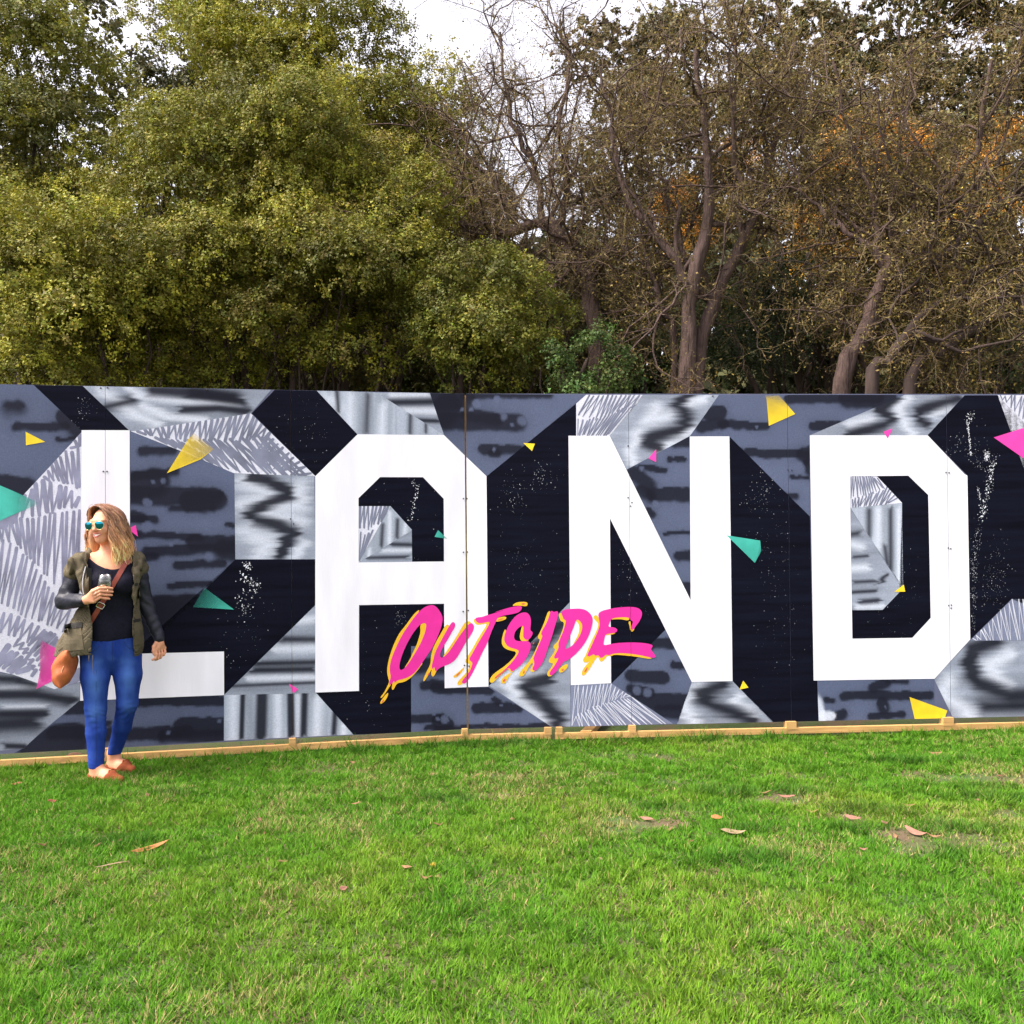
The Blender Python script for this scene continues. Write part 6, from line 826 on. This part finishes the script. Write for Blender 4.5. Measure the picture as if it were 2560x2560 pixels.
fr.append((np.array([hw((-.012, -.106, .012)), hw((0, -.110, .013)), hw((.012, -.106, .012))]), np.full(3, .0013), 5)); fr.append((np.array([hw((-.018, -.104, .022)), hw((0, -.108, .021)), hw((.018, -.104, .022))]), np.full(3, .0010), 5))
for s in (-1, 1): fr.append((np.array([hw((s * .062, -.088, .016)), hw((s * .072, -.04, .014)), hw((s * .078, .02, .010))]), np.full(3, .0013), 5))
V, F = tubes(fr); npmesh('frame', V, F, GOLDM, sg, smooth=True)

# --- top, jeans
def topf(x, y, z):
    d = torso(x, y, z, .009) + wr(x, y, z, .0022, 26, 9, 30)
    neck = 1.322 + 3.6 * (x - .020) ** 2 + .25 * np.clip(y + .02, 0, 1); d = np.maximum(d, z - neck); return np.maximum(d, .872 + .006 * np.sin(14 * x) - z)
part('black_top', topf, (-.25, -.2, .84), (.28, .18, 1.46), .0085, TOP)
def jeansf(x, y, z):
    d = torso(x, y, z, .005)
    kn = lambda c, a: a * np.exp(-((z - c) / .085) ** 2)
    r = chain(x, y, z, [(-.088, .0, .82), (-.088, -.028, .64), LEG_R[1], (-.084, -.058, .30), LEG_R[2]], (.093, .084, .063, .058, .045), .02)
    l = chain(x, y, z, [(.094, .0, .82), (.102, -.012, .64), LEG_L[1], (.068, .058, .30), LEG_L[2]], (.093, .084, .063, .055, .042), .02)
    r = r + (.0019 * np.sin(190 * z + 30 * x + 3.0 * np.sin(34 * x + 20 * z)) * (.3 + np.sin(23 * z + 40 * x) ** 2) * (kn(.40, 1) + .45 * kn(.13, 1) + .25 * kn(.75, 1))); l = l + .0019 * np.sin(180 * z - 26 * x + 3 * np.sin(29 * x + 17 * z)) * (.3 + np.sin(21 * z + 36 * x) ** 2) * (kn(.41, 1) + .4 * kn(.15, 1) + .25 * kn(.75, 1))
    legs = smin(r, l, .018); d = smin(d, legs, .035)
    cut = np.where(x + y * .6 < -.02, .085 - z, .112 - z)
    cut = np.where(r < l, .082 - z, .114 - z)
    d = np.maximum(d, np.where(z > .6, -1, cut)); return np.maximum(d, z - .905)
def denim(V):
    q = np.asarray(V); fr = np.clip(-q[:, 1] * 9 - .1, 0, 1)
    lx = np.where(q[:, 0] < .006, -.087, .10); th = np.exp(-((q[:, 0] - lx) / .045) ** 2) * np.exp(-((q[:, 2] - .62) / .16) ** 2) * fr
    kn = np.exp(-((q[:, 0] - lx) / .05) ** 2) * np.exp(-((q[:, 2] - .44) / .05) ** 2) * fr; wh = np.exp(-((q[:, 2] - .765 + .25 * np.abs(q[:, 0])) / .018) ** 2) * fr
    n = fbm(q * np.array((30, 30, 12)), 4); f = np.clip(.75 * th + .45 * kn + .30 * wh * n + .35 * (n - .45), 0, 1)[:, None]
    return np.array((.012, .037, .225)) * (1 - f) + np.array((.085, .190, .520)) * f
jo = part('jeans', jeansf, (-.24, -.22, .06), (.25, .22, .93), .0070, JEAN, None, denim)
def jfront(x, z):
    ys = np.linspace(-.2, .1, 160); v = jeansf(np.full(160, x), ys, np.full(160, z)); i = np.argmax(v < 0); return ys[i] - .0005
def seam(pts, r=.0013): P = smooth_path([(x, 0, z) for x, z in pts], 16); P[:, 1] = [jfront(x, z) for x, _, z in P]; return (P, np.full(16, r), 4)
V, F = tubes([seam([(.012, .868), (.012, .80), (.010, .735)]), seam([(.030, .868), (.030, .80), (.014, .765)]), seam([(-.055, .868), (-.075, .83), (-.12, .80)]), seam([(.075, .868), (.098, .83), (.135, .80)]), seam([(-.08, .70), (-.083, .50), (-.082, .30), (-.08, .13)], .0010)]); npmesh('seam', V, F, material('denim_stitching', (.008, .014, .05), .8), jo, smooth=True)
# --- shoes
for ft in (FOOT_R, FOOT_L):
    def shoef(x, y, z):
        f, u, w, L = footf(x, y, z, ft, .007); rim = .034 + .045 * np.clip((u / L - .52) / .16, 0, 1) + .016 * np.clip((.10 - u / L) / .1, 0, 1)
        return np.maximum(np.maximum(f, z - rim), -z)
    o = part('shoe', shoef, (-.16, -.28, -.01), (.20, .24, .10), .0045, SHOE)
    (hx, hy), (tx, ty) = ft; d = np.array((tx - hx, ty - hy)); L = np.linalg.norm(d); d /= L; n = np.array((-d[1], d[0])); b = np.array((hx, hy)) + d * L * .62
    V, F = tubes([(smooth_path([(*(b - n * .004), .073), (*(b + s * n * .016 + d * .006), .082), (*(b + s * n * .024 + d * .012), .070), (*(b + s * n * .016 + d * .020), .064)], 8), np.full(8, .0045), 6) for s in (-1, 1)]); npmesh('tassel', V, F, SHOE, o, smooth=True)
# --- jacket: olive body and hood, black sleeves
def jk(x, y, z, g):
    hem = np.clip((1.12 - z) / .33, 0, 1); xx = x + .058 * hem * np.clip(-x * 6, 0, 1) ; xx = x + .125 * hem * np.clip(-x * 5, 0, 1); xx = np.where(x > 0, x * 1.13, xx)
    d = torso(xx, y, z, g + .020 * hem)
    d = smin(d, cone(x, y, z, (-.15, .02, 1.375), (-.20, .02, 1.30), .058 + g - .02, .055 + g - .02), .03); d = smin(d, cone(x, y, z, (.135, .02, 1.372), (.165, .02, 1.31), .056 + g - .02, .050 + g - .02), .03)
    return d + wr(x, y, z, .0055, 34, 12, 17, 1.0) + wr(x, y, z, .003, 60, 20, 41, 2.0)
def jacketf(x, y, z):
    d = np.abs(jk(x, y, z, .034)) - .0045
    li = -.128 + .030 * np.clip((1.33 - z) / .5, 0, 1) + .006 * np.sin(21 * z); ri = .136 - .006 * np.clip((1.33 - z) / .5, 0, 1) + .006 * np.sin(17 * z + 1)
    d = np.maximum(d, np.where(y < .02, np.minimum(x - li, ri - x), -1))
    hemz = np.where(x < 0, .792 + .06 * (x + .2), .755 + .35 * np.abs(x - .17)); d = np.maximum(d, hemz - z)
    return np.maximum(d, z - 1.43)
part('olive_jacket', jacketf, (-.40, -.24, .72), (.32, .24, 1.46), .0066, OLIV)
def hoodf(x, y, z):
    w = wr(x, y, z, .008, 60, 30, 36, .4) + wr(x, y, z, .003, 120, 50, 70, 1.4)
    d = chain(x, y, z, [(.0, .085, 1.42), (-.10, .06, 1.420), (-.160, -.035, 1.385), (-.166, -.090, 1.29), (-.148, -.118, 1.20), (-.136, -.130, 1.10)], (.045, .038, .030, .026, .018, .011), .03)
    e = chain(x, y, z, [(.0, .085, 1.42), (.11, .06, 1.420), (.150, -.02, 1.385), (.150, -.085, 1.30), (.146, -.115, 1.20), (.140, -.125, 1.10)], (.045, .034, .028, .022, .015, .009), .03)
    f = ell(x, y, z, (.01, .10, 1.39), (.13, .055, .07)); g = ell(x, y, z, (-.222, -.045, 1.345), (.022, .05, .060))
    h = ell(x, y, z, (.182, -.03, 1.345), (.018, .045, .05))
    return smin(smin(smin(smin(d, e, .03), f, .03), g, .03), h, .03) + w
part('hood', hoodf, (-.30, -.20, 1.06), (.30, .20, 1.50), .0056, OLIV)
def sl(a, rad, ph):
    def f(x, y, z):
        d = chain(x, y, z, a, rad, .02); return d + wr(x, y, z, .0042, 46, 40, 58, ph)
    return f
WR = np.array(ARM_R[2]); ar = [ARM_R[0], ARM_R[1], tuple(WR + (np.array(ARM_R[1]) - WR) * .06)]
part('sleeve', sl(ar, (.062, .054, .036), 0.3), (-.36, -.26, 1.02), (-.08, .12, 1.46), .0052, LEATH)
part('sleeve', sl(ARM_L, (.060, .050, .036), 1.3), (.10, -.08, .81), (.36, .13, 1.46), .0052, LEATH)
def front(x, z, lift=.0):
    """y of the jacket's front face at x, z"""
    ys = np.linspace(-.26, .0, 120); v = jk(np.full(120, x), ys, np.full(120, z), .034); i = np.argmax(v < .0045) or 75; return ys[i] - lift
def patch(name, corners, mat, parent=None, lift=.005, thick=.004, n=6):
    a, b, c, d = [np.array(q, float) for q in corners]; V = []
    for k, lf in ((0, lift), (1, lift - thick)):
        for i in range(n + 1):
            for j in range(n + 1):
                s, t = i / n, j / n; p = (a * (1 - s) + b * s) * (1 - t) + (d * (1 - s) + c * s) * t; V.append((p[0], front(p[0], p[1], lf), p[1]))
    m = (n + 1) ** 2; F = []
    for i in range(n):
        for j in range(n):
            q = i * (n + 1) + j; F.append((q, q + 1, q + n + 2, q + n + 1))
    ring = [j for j in range(n + 1)] + [i * (n + 1) + n for i in range(1, n + 1)] + [n * (n + 1) + j for j in range(n - 1, -1, -1)] + [i * (n + 1) for i in range(n - 1, 0, -1)]
    F += [(ring[k], ring[(k + 1) % len(ring)], m + ring[(k + 1) % len(ring)], m + ring[k]) for k in range(len(ring))]
    return npmesh(name, np.array(V), F, mat, parent or woman, smooth=False)
pk = patch('pocket', [(-.262, .955), (-.165, .965), (-.150, .835), (-.268, .825)], OLIV); patch('pocket_flap', [(-.258, .990), (-.160, 1.0), (-.160, .968), (-.260, .958)], DARK, pk, .008)
pk = patch('pocket', [(.140, 1.215), (.172, 1.215), (.174, 1.125), (.141, 1.125)], OLIV); patch('pocket_flap', [(.139, 1.232), (.174, 1.232), (.174, 1.214), (.139, 1.214)], DARK, pk, .008)
pk = patch('pocket', [(.138, .98), (.175, .98), (.178, .84), (.138, .84)], OLIV); patch('pocket_flap', [(.137, 1.0), (.178, 1.0), (.178, .982), (.137, .982)], DARK, pk, .008)
zp = np.array([(-.138 - .018 * math.sin(math.pi * t), -.150 - .01 * t, 1.345 - .22 * t) for t in np.linspace(0, 1, 12)]); V, F = tubes([(zp, np.full(12, .0035), 5)]); npmesh('zip', V, F, ZIP, woman, smooth=True)
ln = [(x, -.135, z) for x, z in ((-.136, 1.34), (-.105, 1.33), (-.108, 1.12), (-.132, 1.12))]; npmesh('lining', np.array(ln + [(a, b + .006, c) for a, b, c in ln]), [(0, 1, 2, 3), (7, 6, 5, 4), (0, 4, 5, 1), (1, 5, 6, 2), (2, 6, 7, 3), (3, 7, 4, 0)], LINING, woman)
V, F = tubes([(smooth_path([(-.098, -.16, .80), (-.100, -.165, .74), (-.094, -.160, .68)], 8), np.full(8, .0025), 5), (smooth_path([(-.120, -.16, .80), (-.121, -.163, .775), (-.119, -.16, .76)], 6), np.full(6, .003), 5)]); npmesh('drawcord', V, F, OLIV, woman, smooth=True)
ringp = [np.array((-.088 + .011 * math.cos(a), -.268 , 1.176 + .011 * math.sin(a))) for a in np.linspace(0, 2 * math.pi, 14)]; Vr = []
V, F = tubes([(np.array([(-.083 + .0095 * .25 * math.cos(a), -.271 - .011 * math.sin(a) * .6, 1.184 + .0125 * math.cos(a)) for a in np.linspace(0, 2 * math.pi, 14)]), np.full(14, .0022), 6)]); npmesh('ring', V, F, METAL, woman, smooth=True)

# --- hair: a soft cap under several hundred wavy locks parted on the side
def capf(x, y, z):
    a, b, c = hl(x, y, z)
    d = ell(a, b, c, (.004, .034, .036), (.086, .096, .088)); d = smin(d, ell(a, b, c, (.016, .062, -.055), (.090, .065, .125)), .05)
    d = smin(d, ell(a, b, c, (.064, .012, -.085), (.034, .060, .115)), .03); d = smin(d, ell(a, b, c, (-.088, .004, -.090), (.028, .052, .110)), .03)
    face = ell(a, b, c, (-.012, -.110, -.012), (.078, .086, .118)); return np.maximum(d, -face)
def haircol(V, tips=None):
    q = np.asarray(V); t = np.clip((1.64 - q[:, 2]) / .27, 0, 1)[:, None]; n = fbm(q * np.array((70, 70, 9)), 9)[:, None]
    root, mid, end = np.array((.150, .076, .046)), np.array((.34, .175, .085)), np.array((.62, .305, .135))
    c = root * (1 - t) + mid * t; e = np.clip((t - .45) / .55, 0, 1); c = c * (1 - e) + end * e; return c * (.9 + 1.25 * n)
hairo = part('hair', capf, (-.20, -.16, 1.36), (.16, .20, 1.76), .0055, HAIR, None, haircol)
rgh = np.random.default_rng(8); locks, lcols = [], []
for k in range(560):
    side = 1 if rgh.uniform() < .66 else -1
    ph = rgh.uniform(R(46), R(178)) if side > 0 else -rgh.uniform(R(62), R(178))    # azimuth round the head from the face
    part0 = np.array((-.022, -.060 + .11 * rgh.uniform() , .118)) ; top_r = rgh.uniform(.2, 1)
    n = 16; pts = []; zend = -.245 + .05 * rgh.uniform() - (.012 if side > 0 else -.02); wave = rgh.uniform(.007, .020); wf = rgh.uniform(1.5, 2.6); wp = rgh.uniform(0, 6); bulge = rgh.uniform(.90, 1.04) if side > 0 else rgh.uniform(1.0, 1.26)
    dirx, diry = math.sin(ph), -math.cos(ph)
    for t in np.linspace(0, 1, n):
        if t < .38:
            s = t / .38; al = s * math.pi / 2; r_ = .094 * math.sin(al) * bulge; zz = .030 + .094 * math.cos(al) * (1.0 + .03 * bulge); cxx = part0[0] * (1 - s); cyy = (part0[1] + .0) * (1 - s) + .030 * s
            p = np.array((cxx + dirx * r_ * .98, cyy + diry * r_ * 1.08, zz))
        else:
            s = (t - .38) / .62; r_ = (.094 + .036 * math.sin(s * math.pi * .62) - .008 * s) * bulge; zz = .030 + (zend - .030) * s
            p = np.array((dirx * r_ * .98, .030 + diry * r_ * (1.08 - .25 * s * (diry < 0)), zz))
        amp = wave * min(1, t * 1.8); tang = np.array((-diry, dirx, 0)); p = p + tang * amp * math.sin(wf * t * 6.28 + wp) + np.array((dirx, diry, 0)) * amp * .7 * math.cos(wf * t * 6.28 + wp)
        pts.append(hw(p))
    r0 = rgh.uniform(.0026, .0070); rad = r0 * np.interp(np.linspace(0, 1, n), [0, .15, .7, 1], [.5, 1, .95, .18])
    locks.append((np.array(pts), rad, 4)); lcols.append((rgh.uniform(.55, 1.3) if rgh.uniform() < .8 else rgh.uniform(1.5, 2.2)) * np.array((1, 1 + rgh.uniform(-.08, .08), 1 + rgh.uniform(-.2, .1))))
nl = len(locks)
for k in range(260):
    P_ = locks[int(rgh.integers(nl))][0] + rgh.normal(0, .006, 3); P_ = P_ + (np.linspace(0, 1, 16)[:, None] ** 1.5) * rgh.normal(0, .014, 3); locks.append((P_, np.full(16, .0009), 4)); lcols.append(np.ones(3) * rgh.uniform(1.0, 1.8))
V, F = tubes(locks); C = haircol(V) * np.repeat(np.array(lcols), 16 * 4, 0)
npmesh('hair_locks', V, F, HAIR, hairo, C.clip(.01, .8), smooth=True)

# ------------------------------------------------------------------ shoulder bag and glass of wine
Rz = Matrix.Rotation(math.atan2(-PX, PY), 4, 'Z'); TO = Matrix.Translation((PX, PY, 0)) @ Rz
bag = thing('shoulder_bag', 'tan leather crossbody bag hanging at the hip of the woman', 'bag', (PX, PY, 0), math.atan2(-PX, PY))
def bagf(x, y, z):
    t = (z - .718) / .118; ww = .072 * np.sqrt(np.clip(1 - np.abs(t) ** 1.7, 0, 1)) + .002; cx = -.262 + .02 * t
    d = np.maximum(np.sqrt(((x - cx) / (ww + 1e-4)) ** 2 + ((y + .03) / .105) ** 2) - 1, np.abs(t) - 1) * .035
    return d + wr(x, y, z, .003, 40, 30, 34)
V, F = surface_nets(bagf, (-.37, -.16, .57), (-.16, .10, .84), .0058); npmesh('bag_body', V, F, BROWN, bag, smooth=True)
sm = smooth_path([(-.225, -.115, .815), (-.258, -.128, .745), (-.276, -.130, .690), (-.280, -.105, .595)], 14); V, F = tubes([(sm, np.full(14, .0028), 5)]); npmesh('seam', V, F, material('pale_seam', (.62, .28, .14), .5), bag, smooth=True)
def ribbon(P, w, th, nrm):
    P = np.asarray(P); T = np.gradient(P, axis=0); T /= np.linalg.norm(T, axis=1)[:, None]; N_ = np.asarray(nrm, float); N_ = N_ / np.linalg.norm(N_, axis=1)[:, None]; S = np.cross(T, N_); S /= np.linalg.norm(S, axis=1)[:, None]
    V = np.stack([P + S * w - N_ * th, P + S * w + N_ * th, P - S * w + N_ * th, P - S * w - N_ * th], 1).reshape(-1, 3); F = []
    for i in range(len(P) - 1):
        for j in range(4): F.append((i * 4 + j, i * 4 + (j + 1) % 4, i * 4 + 4 + (j + 1) % 4, i * 4 + 4 + j))
    return V, F + [(0, 1, 2, 3), tuple(len(V) - 1 - q for q in range(4))]
def chest(x, z):
    ys = np.linspace(-.24, .05, 160); v = torso(np.full(160, x), ys, np.full(160, z), .009); i = np.argmax(v < 0); return ys[i]
sp = []
for t in np.linspace(0, 1, 16):
    x, z = -.118 + (.098 + .118) * t, .985 + (1.375 - .985) * t; sp.append((x, chest(x, z) - .010, z))
sp = [(-.225, -.03, .80), (-.165, -.075, .90)] + sp + [(.112, .0, 1.432), (.06, .12, 1.36)]; sp = smooth_path(sp, 46)
V, F = ribbon(sp, .0145, .0018, np.tile((0.05, -1, .15), (46, 1))); npmesh('strap', V, F, STRAP, bag, smooth=False)
i = int(np.argmin(np.abs(sp[:, 2] - 1.098) + 10 * (np.arange(46) < 6))); b = sp[i] + (0, -.006, 0); T = sp[i + 1] - sp[i - 1]; T /= np.linalg.norm(T); S = np.cross(T, (0, -1, 0)); S /= np.linalg.norm(S)
loop = [b + T * .017 * u + S * .021 * w for u, w in ((-1, -.8), (-1, .8), (-.8, 1), (.8, 1), (1, .8), (1, -.8), (.8, -1), (-.8, -1), (-1, -.8))]; V, F = tubes([(np.array(loop), np.full(9, .0032), 6)]); npmesh('buckle', V, F, METAL, bag, smooth=True)

def lathe(prof, n=32):
    V = [(r * math.cos(a), r * math.sin(a), z) for r, z in prof for a in np.arange(n) * 2 * math.pi / n]; F = []
    for i in range(len(prof) - 1):
        for j in range(n): F.append((i * n + j, i * n + (j + 1) % n, (i + 1) * n + (j + 1) % n, (i + 1) * n + j))
    return np.array(V), F
def glassmat(name, col, ior):
    m = bpy.data.materials.new(name); m.use_nodes = True; N, L = m.node_tree.nodes, m.node_tree.links; N.remove(N['Principled BSDF'])
    t = N.new('ShaderNodeBsdfTransparent'); t.inputs['Color'].default_value = (*col, 1); g = N.new('ShaderNodeBsdfGlossy'); g.inputs['Roughness'].default_value = .06
    lw = N.new('ShaderNodeLayerWeight'); lw.inputs['Blend'].default_value = ior; mp = N.new('ShaderNodeMapRange'); mp.inputs[3].default_value = .07; mp.inputs[4].default_value = .6; L.new(lw.outputs['Facing'], mp.inputs[0])
    x = N.new('ShaderNodeMixShader'); L.new(mp.outputs[0], x.inputs[0]); L.new(t.outputs[0], x.inputs[1]); L.new(g.outputs[0], x.inputs[2]); L.new(x.outputs[0], N['Material Output'].inputs['Surface'])
    return m
gw = TO @ Vector(GL)
wine = thing('wine_glass', 'stemless glass of white wine held in the hand of the woman', 'glass', gw, math.atan2(-PX, PY))
prof = [(.001, .004), (.022, .002), (.031, .012), (.0385, .034), (.0405, .052), (.0390, .078), (.0345, .112), (.0335, .112), (.0378, .078), (.0392, .052), (.0372, .035), (.030, .015), (.020, .007), (.001, .006)]
V, F = lathe(prof); npmesh('bowl', V, F, glassmat('clear_glass', (.97, .98, .98), .35), wine, smooth=True)
V, F = lathe([(.0005, .0075), (.020, .0085), (.0295, .0165), (.0366, .036), (.0384, .052), (.0005, .052)]); npmesh('wine', V, F, glassmat('white_wine', (.90, .80, .42), .3), wine, smooth=True)

# ------------------------------------------------------------------ fallen leaves and bark on the lawn
def gpt(px, py):
    d = fwv + (px - 1280) / 2265 * rtv - (py - 1280) / 2265 * upv; k = -CAM_H / d.z; return d.x * k, d.y * k
LM = {'pink': material('dry_pink_leaf', (.23, .11, .075), .75, noise=.3, nscale=40), 'tan': material('dry_tan_leaf', (.21, .115, .055), .8, noise=.3, nscale=40), 'red': material('dry_red_leaf', (.28, .07, .055), .75, noise=.3, nscale=40), 'brown': material('dry_brown_leaf', (.12, .055, .028), .85, noise=.3, nscale=40), 'orange': material('orange_bark_strip', (.30, .12, .04), .8, noise=.35, nscale=30), 'pale': material('bleached_leaf', (.24, .17, .10), .85, noise=.2, nscale=40), 'gold': material('yellow_leaf', (.50, .30, .04), .7, noise=.2, nscale=40)}
def leaf_shape(L, W_, curl, bend, seed):
    rg = random.Random(seed); n = 9; V = []
    for side in (0, 1):
        for i in range(n):
            t = i / (n - 1); w = W_ * (math.sin(math.pi * t ** .85) ** .8) * .5 + .0006; x = (t - .5) * L; y0 = bend * L * (t - .5) ** 2 * 2
            zc = curl * L * (t - .5) ** 2 * 2 + .004 * math.sin(5 * t + seed)
            for j, s in enumerate((-1, -.5, 0, .5, 1)): V.append((x, y0 + s * w, zc + abs(s) * w * .35 - side * .0012))
    F = []; m = n * 5
    for i in range(n - 1):
        for j in range(4):
            q = i * 5 + j; F.append((q, q + 5, q + 6, q + 1)); F.append((m + q, m + q + 1, m + q + 6, m + q + 5))
    for i in range(n - 1):
        F.append((i * 5, m + i * 5, m + i * 5 + 5, i * 5 + 5)); F.append((i * 5 + 4, i * 5 + 9, m + i * 5 + 9, m + i * 5 + 4))
    return np.array(V), F
COMMON = {'pink': 'small dry pinkish fallen leaf lying in the grass', 'tan': 'small dry tan fallen leaf lying in the grass', 'brown': 'small dry brown fallen leaf lying in the grass'}
LEAVES = [  # px, py, length m, width m, angle deg, colour, own label
 (130, 2016, .07, .03, 30, 'red', 'crimson fallen leaf on the lawn below the shoes of the woman'), (369, 1998, .05, .025, -50, 'pink', 0), (369, 2071, .05, .015, 0, 'tan', 0), (648, 2058, .05, .028, 80, 'pink', 0), (660, 2093, .05, .018, 60, 'brown', 0),
 (374, 2130, .24, .03, 12, 'orange', 'long curved orange bark strip on the lawn at lower left'), (705, 2166, .07, .018, 20, 'tan', 0), (697, 2236, .05, .022, 85, 'pink', 0), (108, 2120, .06, .018, 15, 'brown', 0), (292, 2114, .09, .02, 40, 'brown', 0), (243, 2122, .05, .015, 5, 'brown', 0), (278, 2172, .2, .007, 8, 'pale', 'thin pale straw stalk lying on the lawn at lower left'),
 (186, 1894, .13, .045, 0, 'pink', 'large rosy leaf by the beam just left of the jeans'), (67, 1918, .08, .04, 40, 'pink', 'rosy leaf on the grass at the far left near the beam'), (568, 1930, .05, .03, 80, 'tan', 0), (368, 1997, .02, .01, 0, 'tan', 0), (373, 1932, .04, .02, 70, 'brown', 0), (43, 1968, .09, .03, 15, 'red', 'red brown leaf at the left edge of the lawn'),
 (676, 1869, .10, .03, -5, 'pink', 0), (820, 1864, .10, .025, -8, 'tan', 'tan leaf against the beam under the letter A, left of its twin'), (866, 1876, .11, .04, 25, 'tan', 'folded tan leaf on the grass just below the beam under letter A'), (881, 1911, .05, .025, 10, 'tan', 0), (1080, 1941, .05, .028, 20, 'pink', 0), (1194, 1945, .06, .025, 15, 'tan', 0), (891, 2016, .07, .014, 0, 'tan', 0),
 (1235, 1940, .03, .02, 80, 'pale', 0), (1097, 2069, .08, .016, 18, 'tan', 0), (707, 2163, .03, .012, 25, 'pink', 0), (1082, 2177, .06, .03, 80, 'gold', 'golden yellow leaf upright in the grass at bottom centre'), (1067, 2207, .07, .02, -25, 'tan', 0), (1092, 2204, .05, .025, -45, 'tan', 0), (858, 2236, .05, .025, 20, 'pink', 0), (1503, 2159, .05, .03, 85, 'pale', 'pale leaf standing in the grass at bottom centre right'), (1723, 2116, .07, .02, 40, 'brown', 0), (1672, 2086, .06, .018, 10, 'tan', 0), (1617, 2056, .1, .025, -15, 'pink', 0), (1016, 2182, .07, .018, -20, 'tan', 0), (1282, 2059, .04, .02, 30, 'tan', 0), (1817, 1857, .06, .03, -30, 'pink', 0), (1958, 1847, .06, .03, 10, 'tan', 0), (1562, 1859, .08, .03, 80, 'tan', 0),
 (2338, 1891, .13, .04, 30, 'tan', 'broad tan leaf propped on the grass under the letter D'), (1966, 2002, .14, .02, 20, 'pink', 'long rosy leaf on the bare soil right of centre'), (2131, 2056, .11, .03, -8, 'pink', 'pale rose leaf with pointed tip among the dark tufts'), (2212, 2069, .05, .025, 20, 'pink', 0), (2288, 2092, .17, .035, -35, 'pink', 'long drooping rose leaf at lower right'), (2241, 2103, .05, .02, -50, 'tan', 0), (2030, 2040, .09, .015, 5, 'tan', 0), (2272, 2022, .09, .014, 10, 'tan', 0), (2444, 2007, .05, .018, -25, 'pink', 0), (1792, 2060, .09, .035, -20, 'orange', 'bright orange brown leaf at lower right of centre'), (1835, 2100, .17, .05, -8, 'pale', 'bleached pale scrap of leaf at lower right of centre'), (2158, 2136, .05, .02, 10, 'pink', 0), (2336, 2100, .09, .012, -5, 'tan', 0), (1914, 1991, .1, .014, 20, 'tan', 0), (2500, 1948, .06, .02, 20, 'brown', 0)]
LITTER = []
for k, (px, py, L, W_, ang, col, lab) in enumerate(LEAVES):
    x, y = gpt(px, py); f = y / 4.6
    V, F = leaf_shape(L * .74, W_ * .85, random.uniform(.1, .5), random.uniform(-.15, .3), k)
    o = npmesh('bark_strip' if col == 'orange' and L > .2 else 'straw_stalk' if W_ < .01 else 'fallen_leaf', V, F, LM[col], None, None, True)
    o.location = (x, y, float(gz(np.array([[x, y]]))[0]) + .016); o.rotation_euler = (random.uniform(.1, .6), random.uniform(-.15, .15), R(ang) + math.atan2(-x, y))
    if not lab:
        across = 'below the woman' if px < 330 else 'below the letter L' if px < 600 else 'left of the amber drips' if px < 900 else 'below the letters OUTS' if px < 1250 else 'below the letters IDE' if px < 1560 else 'below the letter N' if px < 1860 else 'between letters N and D' if px < 2030 else 'below the letter D'
        down = 'close to the beam' if py < 1900 else 'on the far lawn' if py < 1990 else 'on the middle lawn' if py < 2100 else 'on the near lawn'
        lab = 'small dry %s fallen leaf %s %s' % ({'pink': 'pinkish', 'pale': 'bleached'}.get(col, col), down, across)
    tag(o, lab, 'leaf', 'dry leaves scattered over the lawn'); LITTER.append((px, o))
same = {}
for px, o in sorted(LITTER, key=lambda t: t[0]): same.setdefault(o['label'], []).append(o)
for lab, os_ in same.items():
    if len(os_) > 1:
        for w, o in zip(['leftmost', 'rightmost'] if len(os_) == 2 else ['leftmost', 'middle', 'rightmost'] if len(os_) == 3 else ['leftmost', 'second', 'third', 'rightmost'], os_): o['label'] = w + ' ' + lab
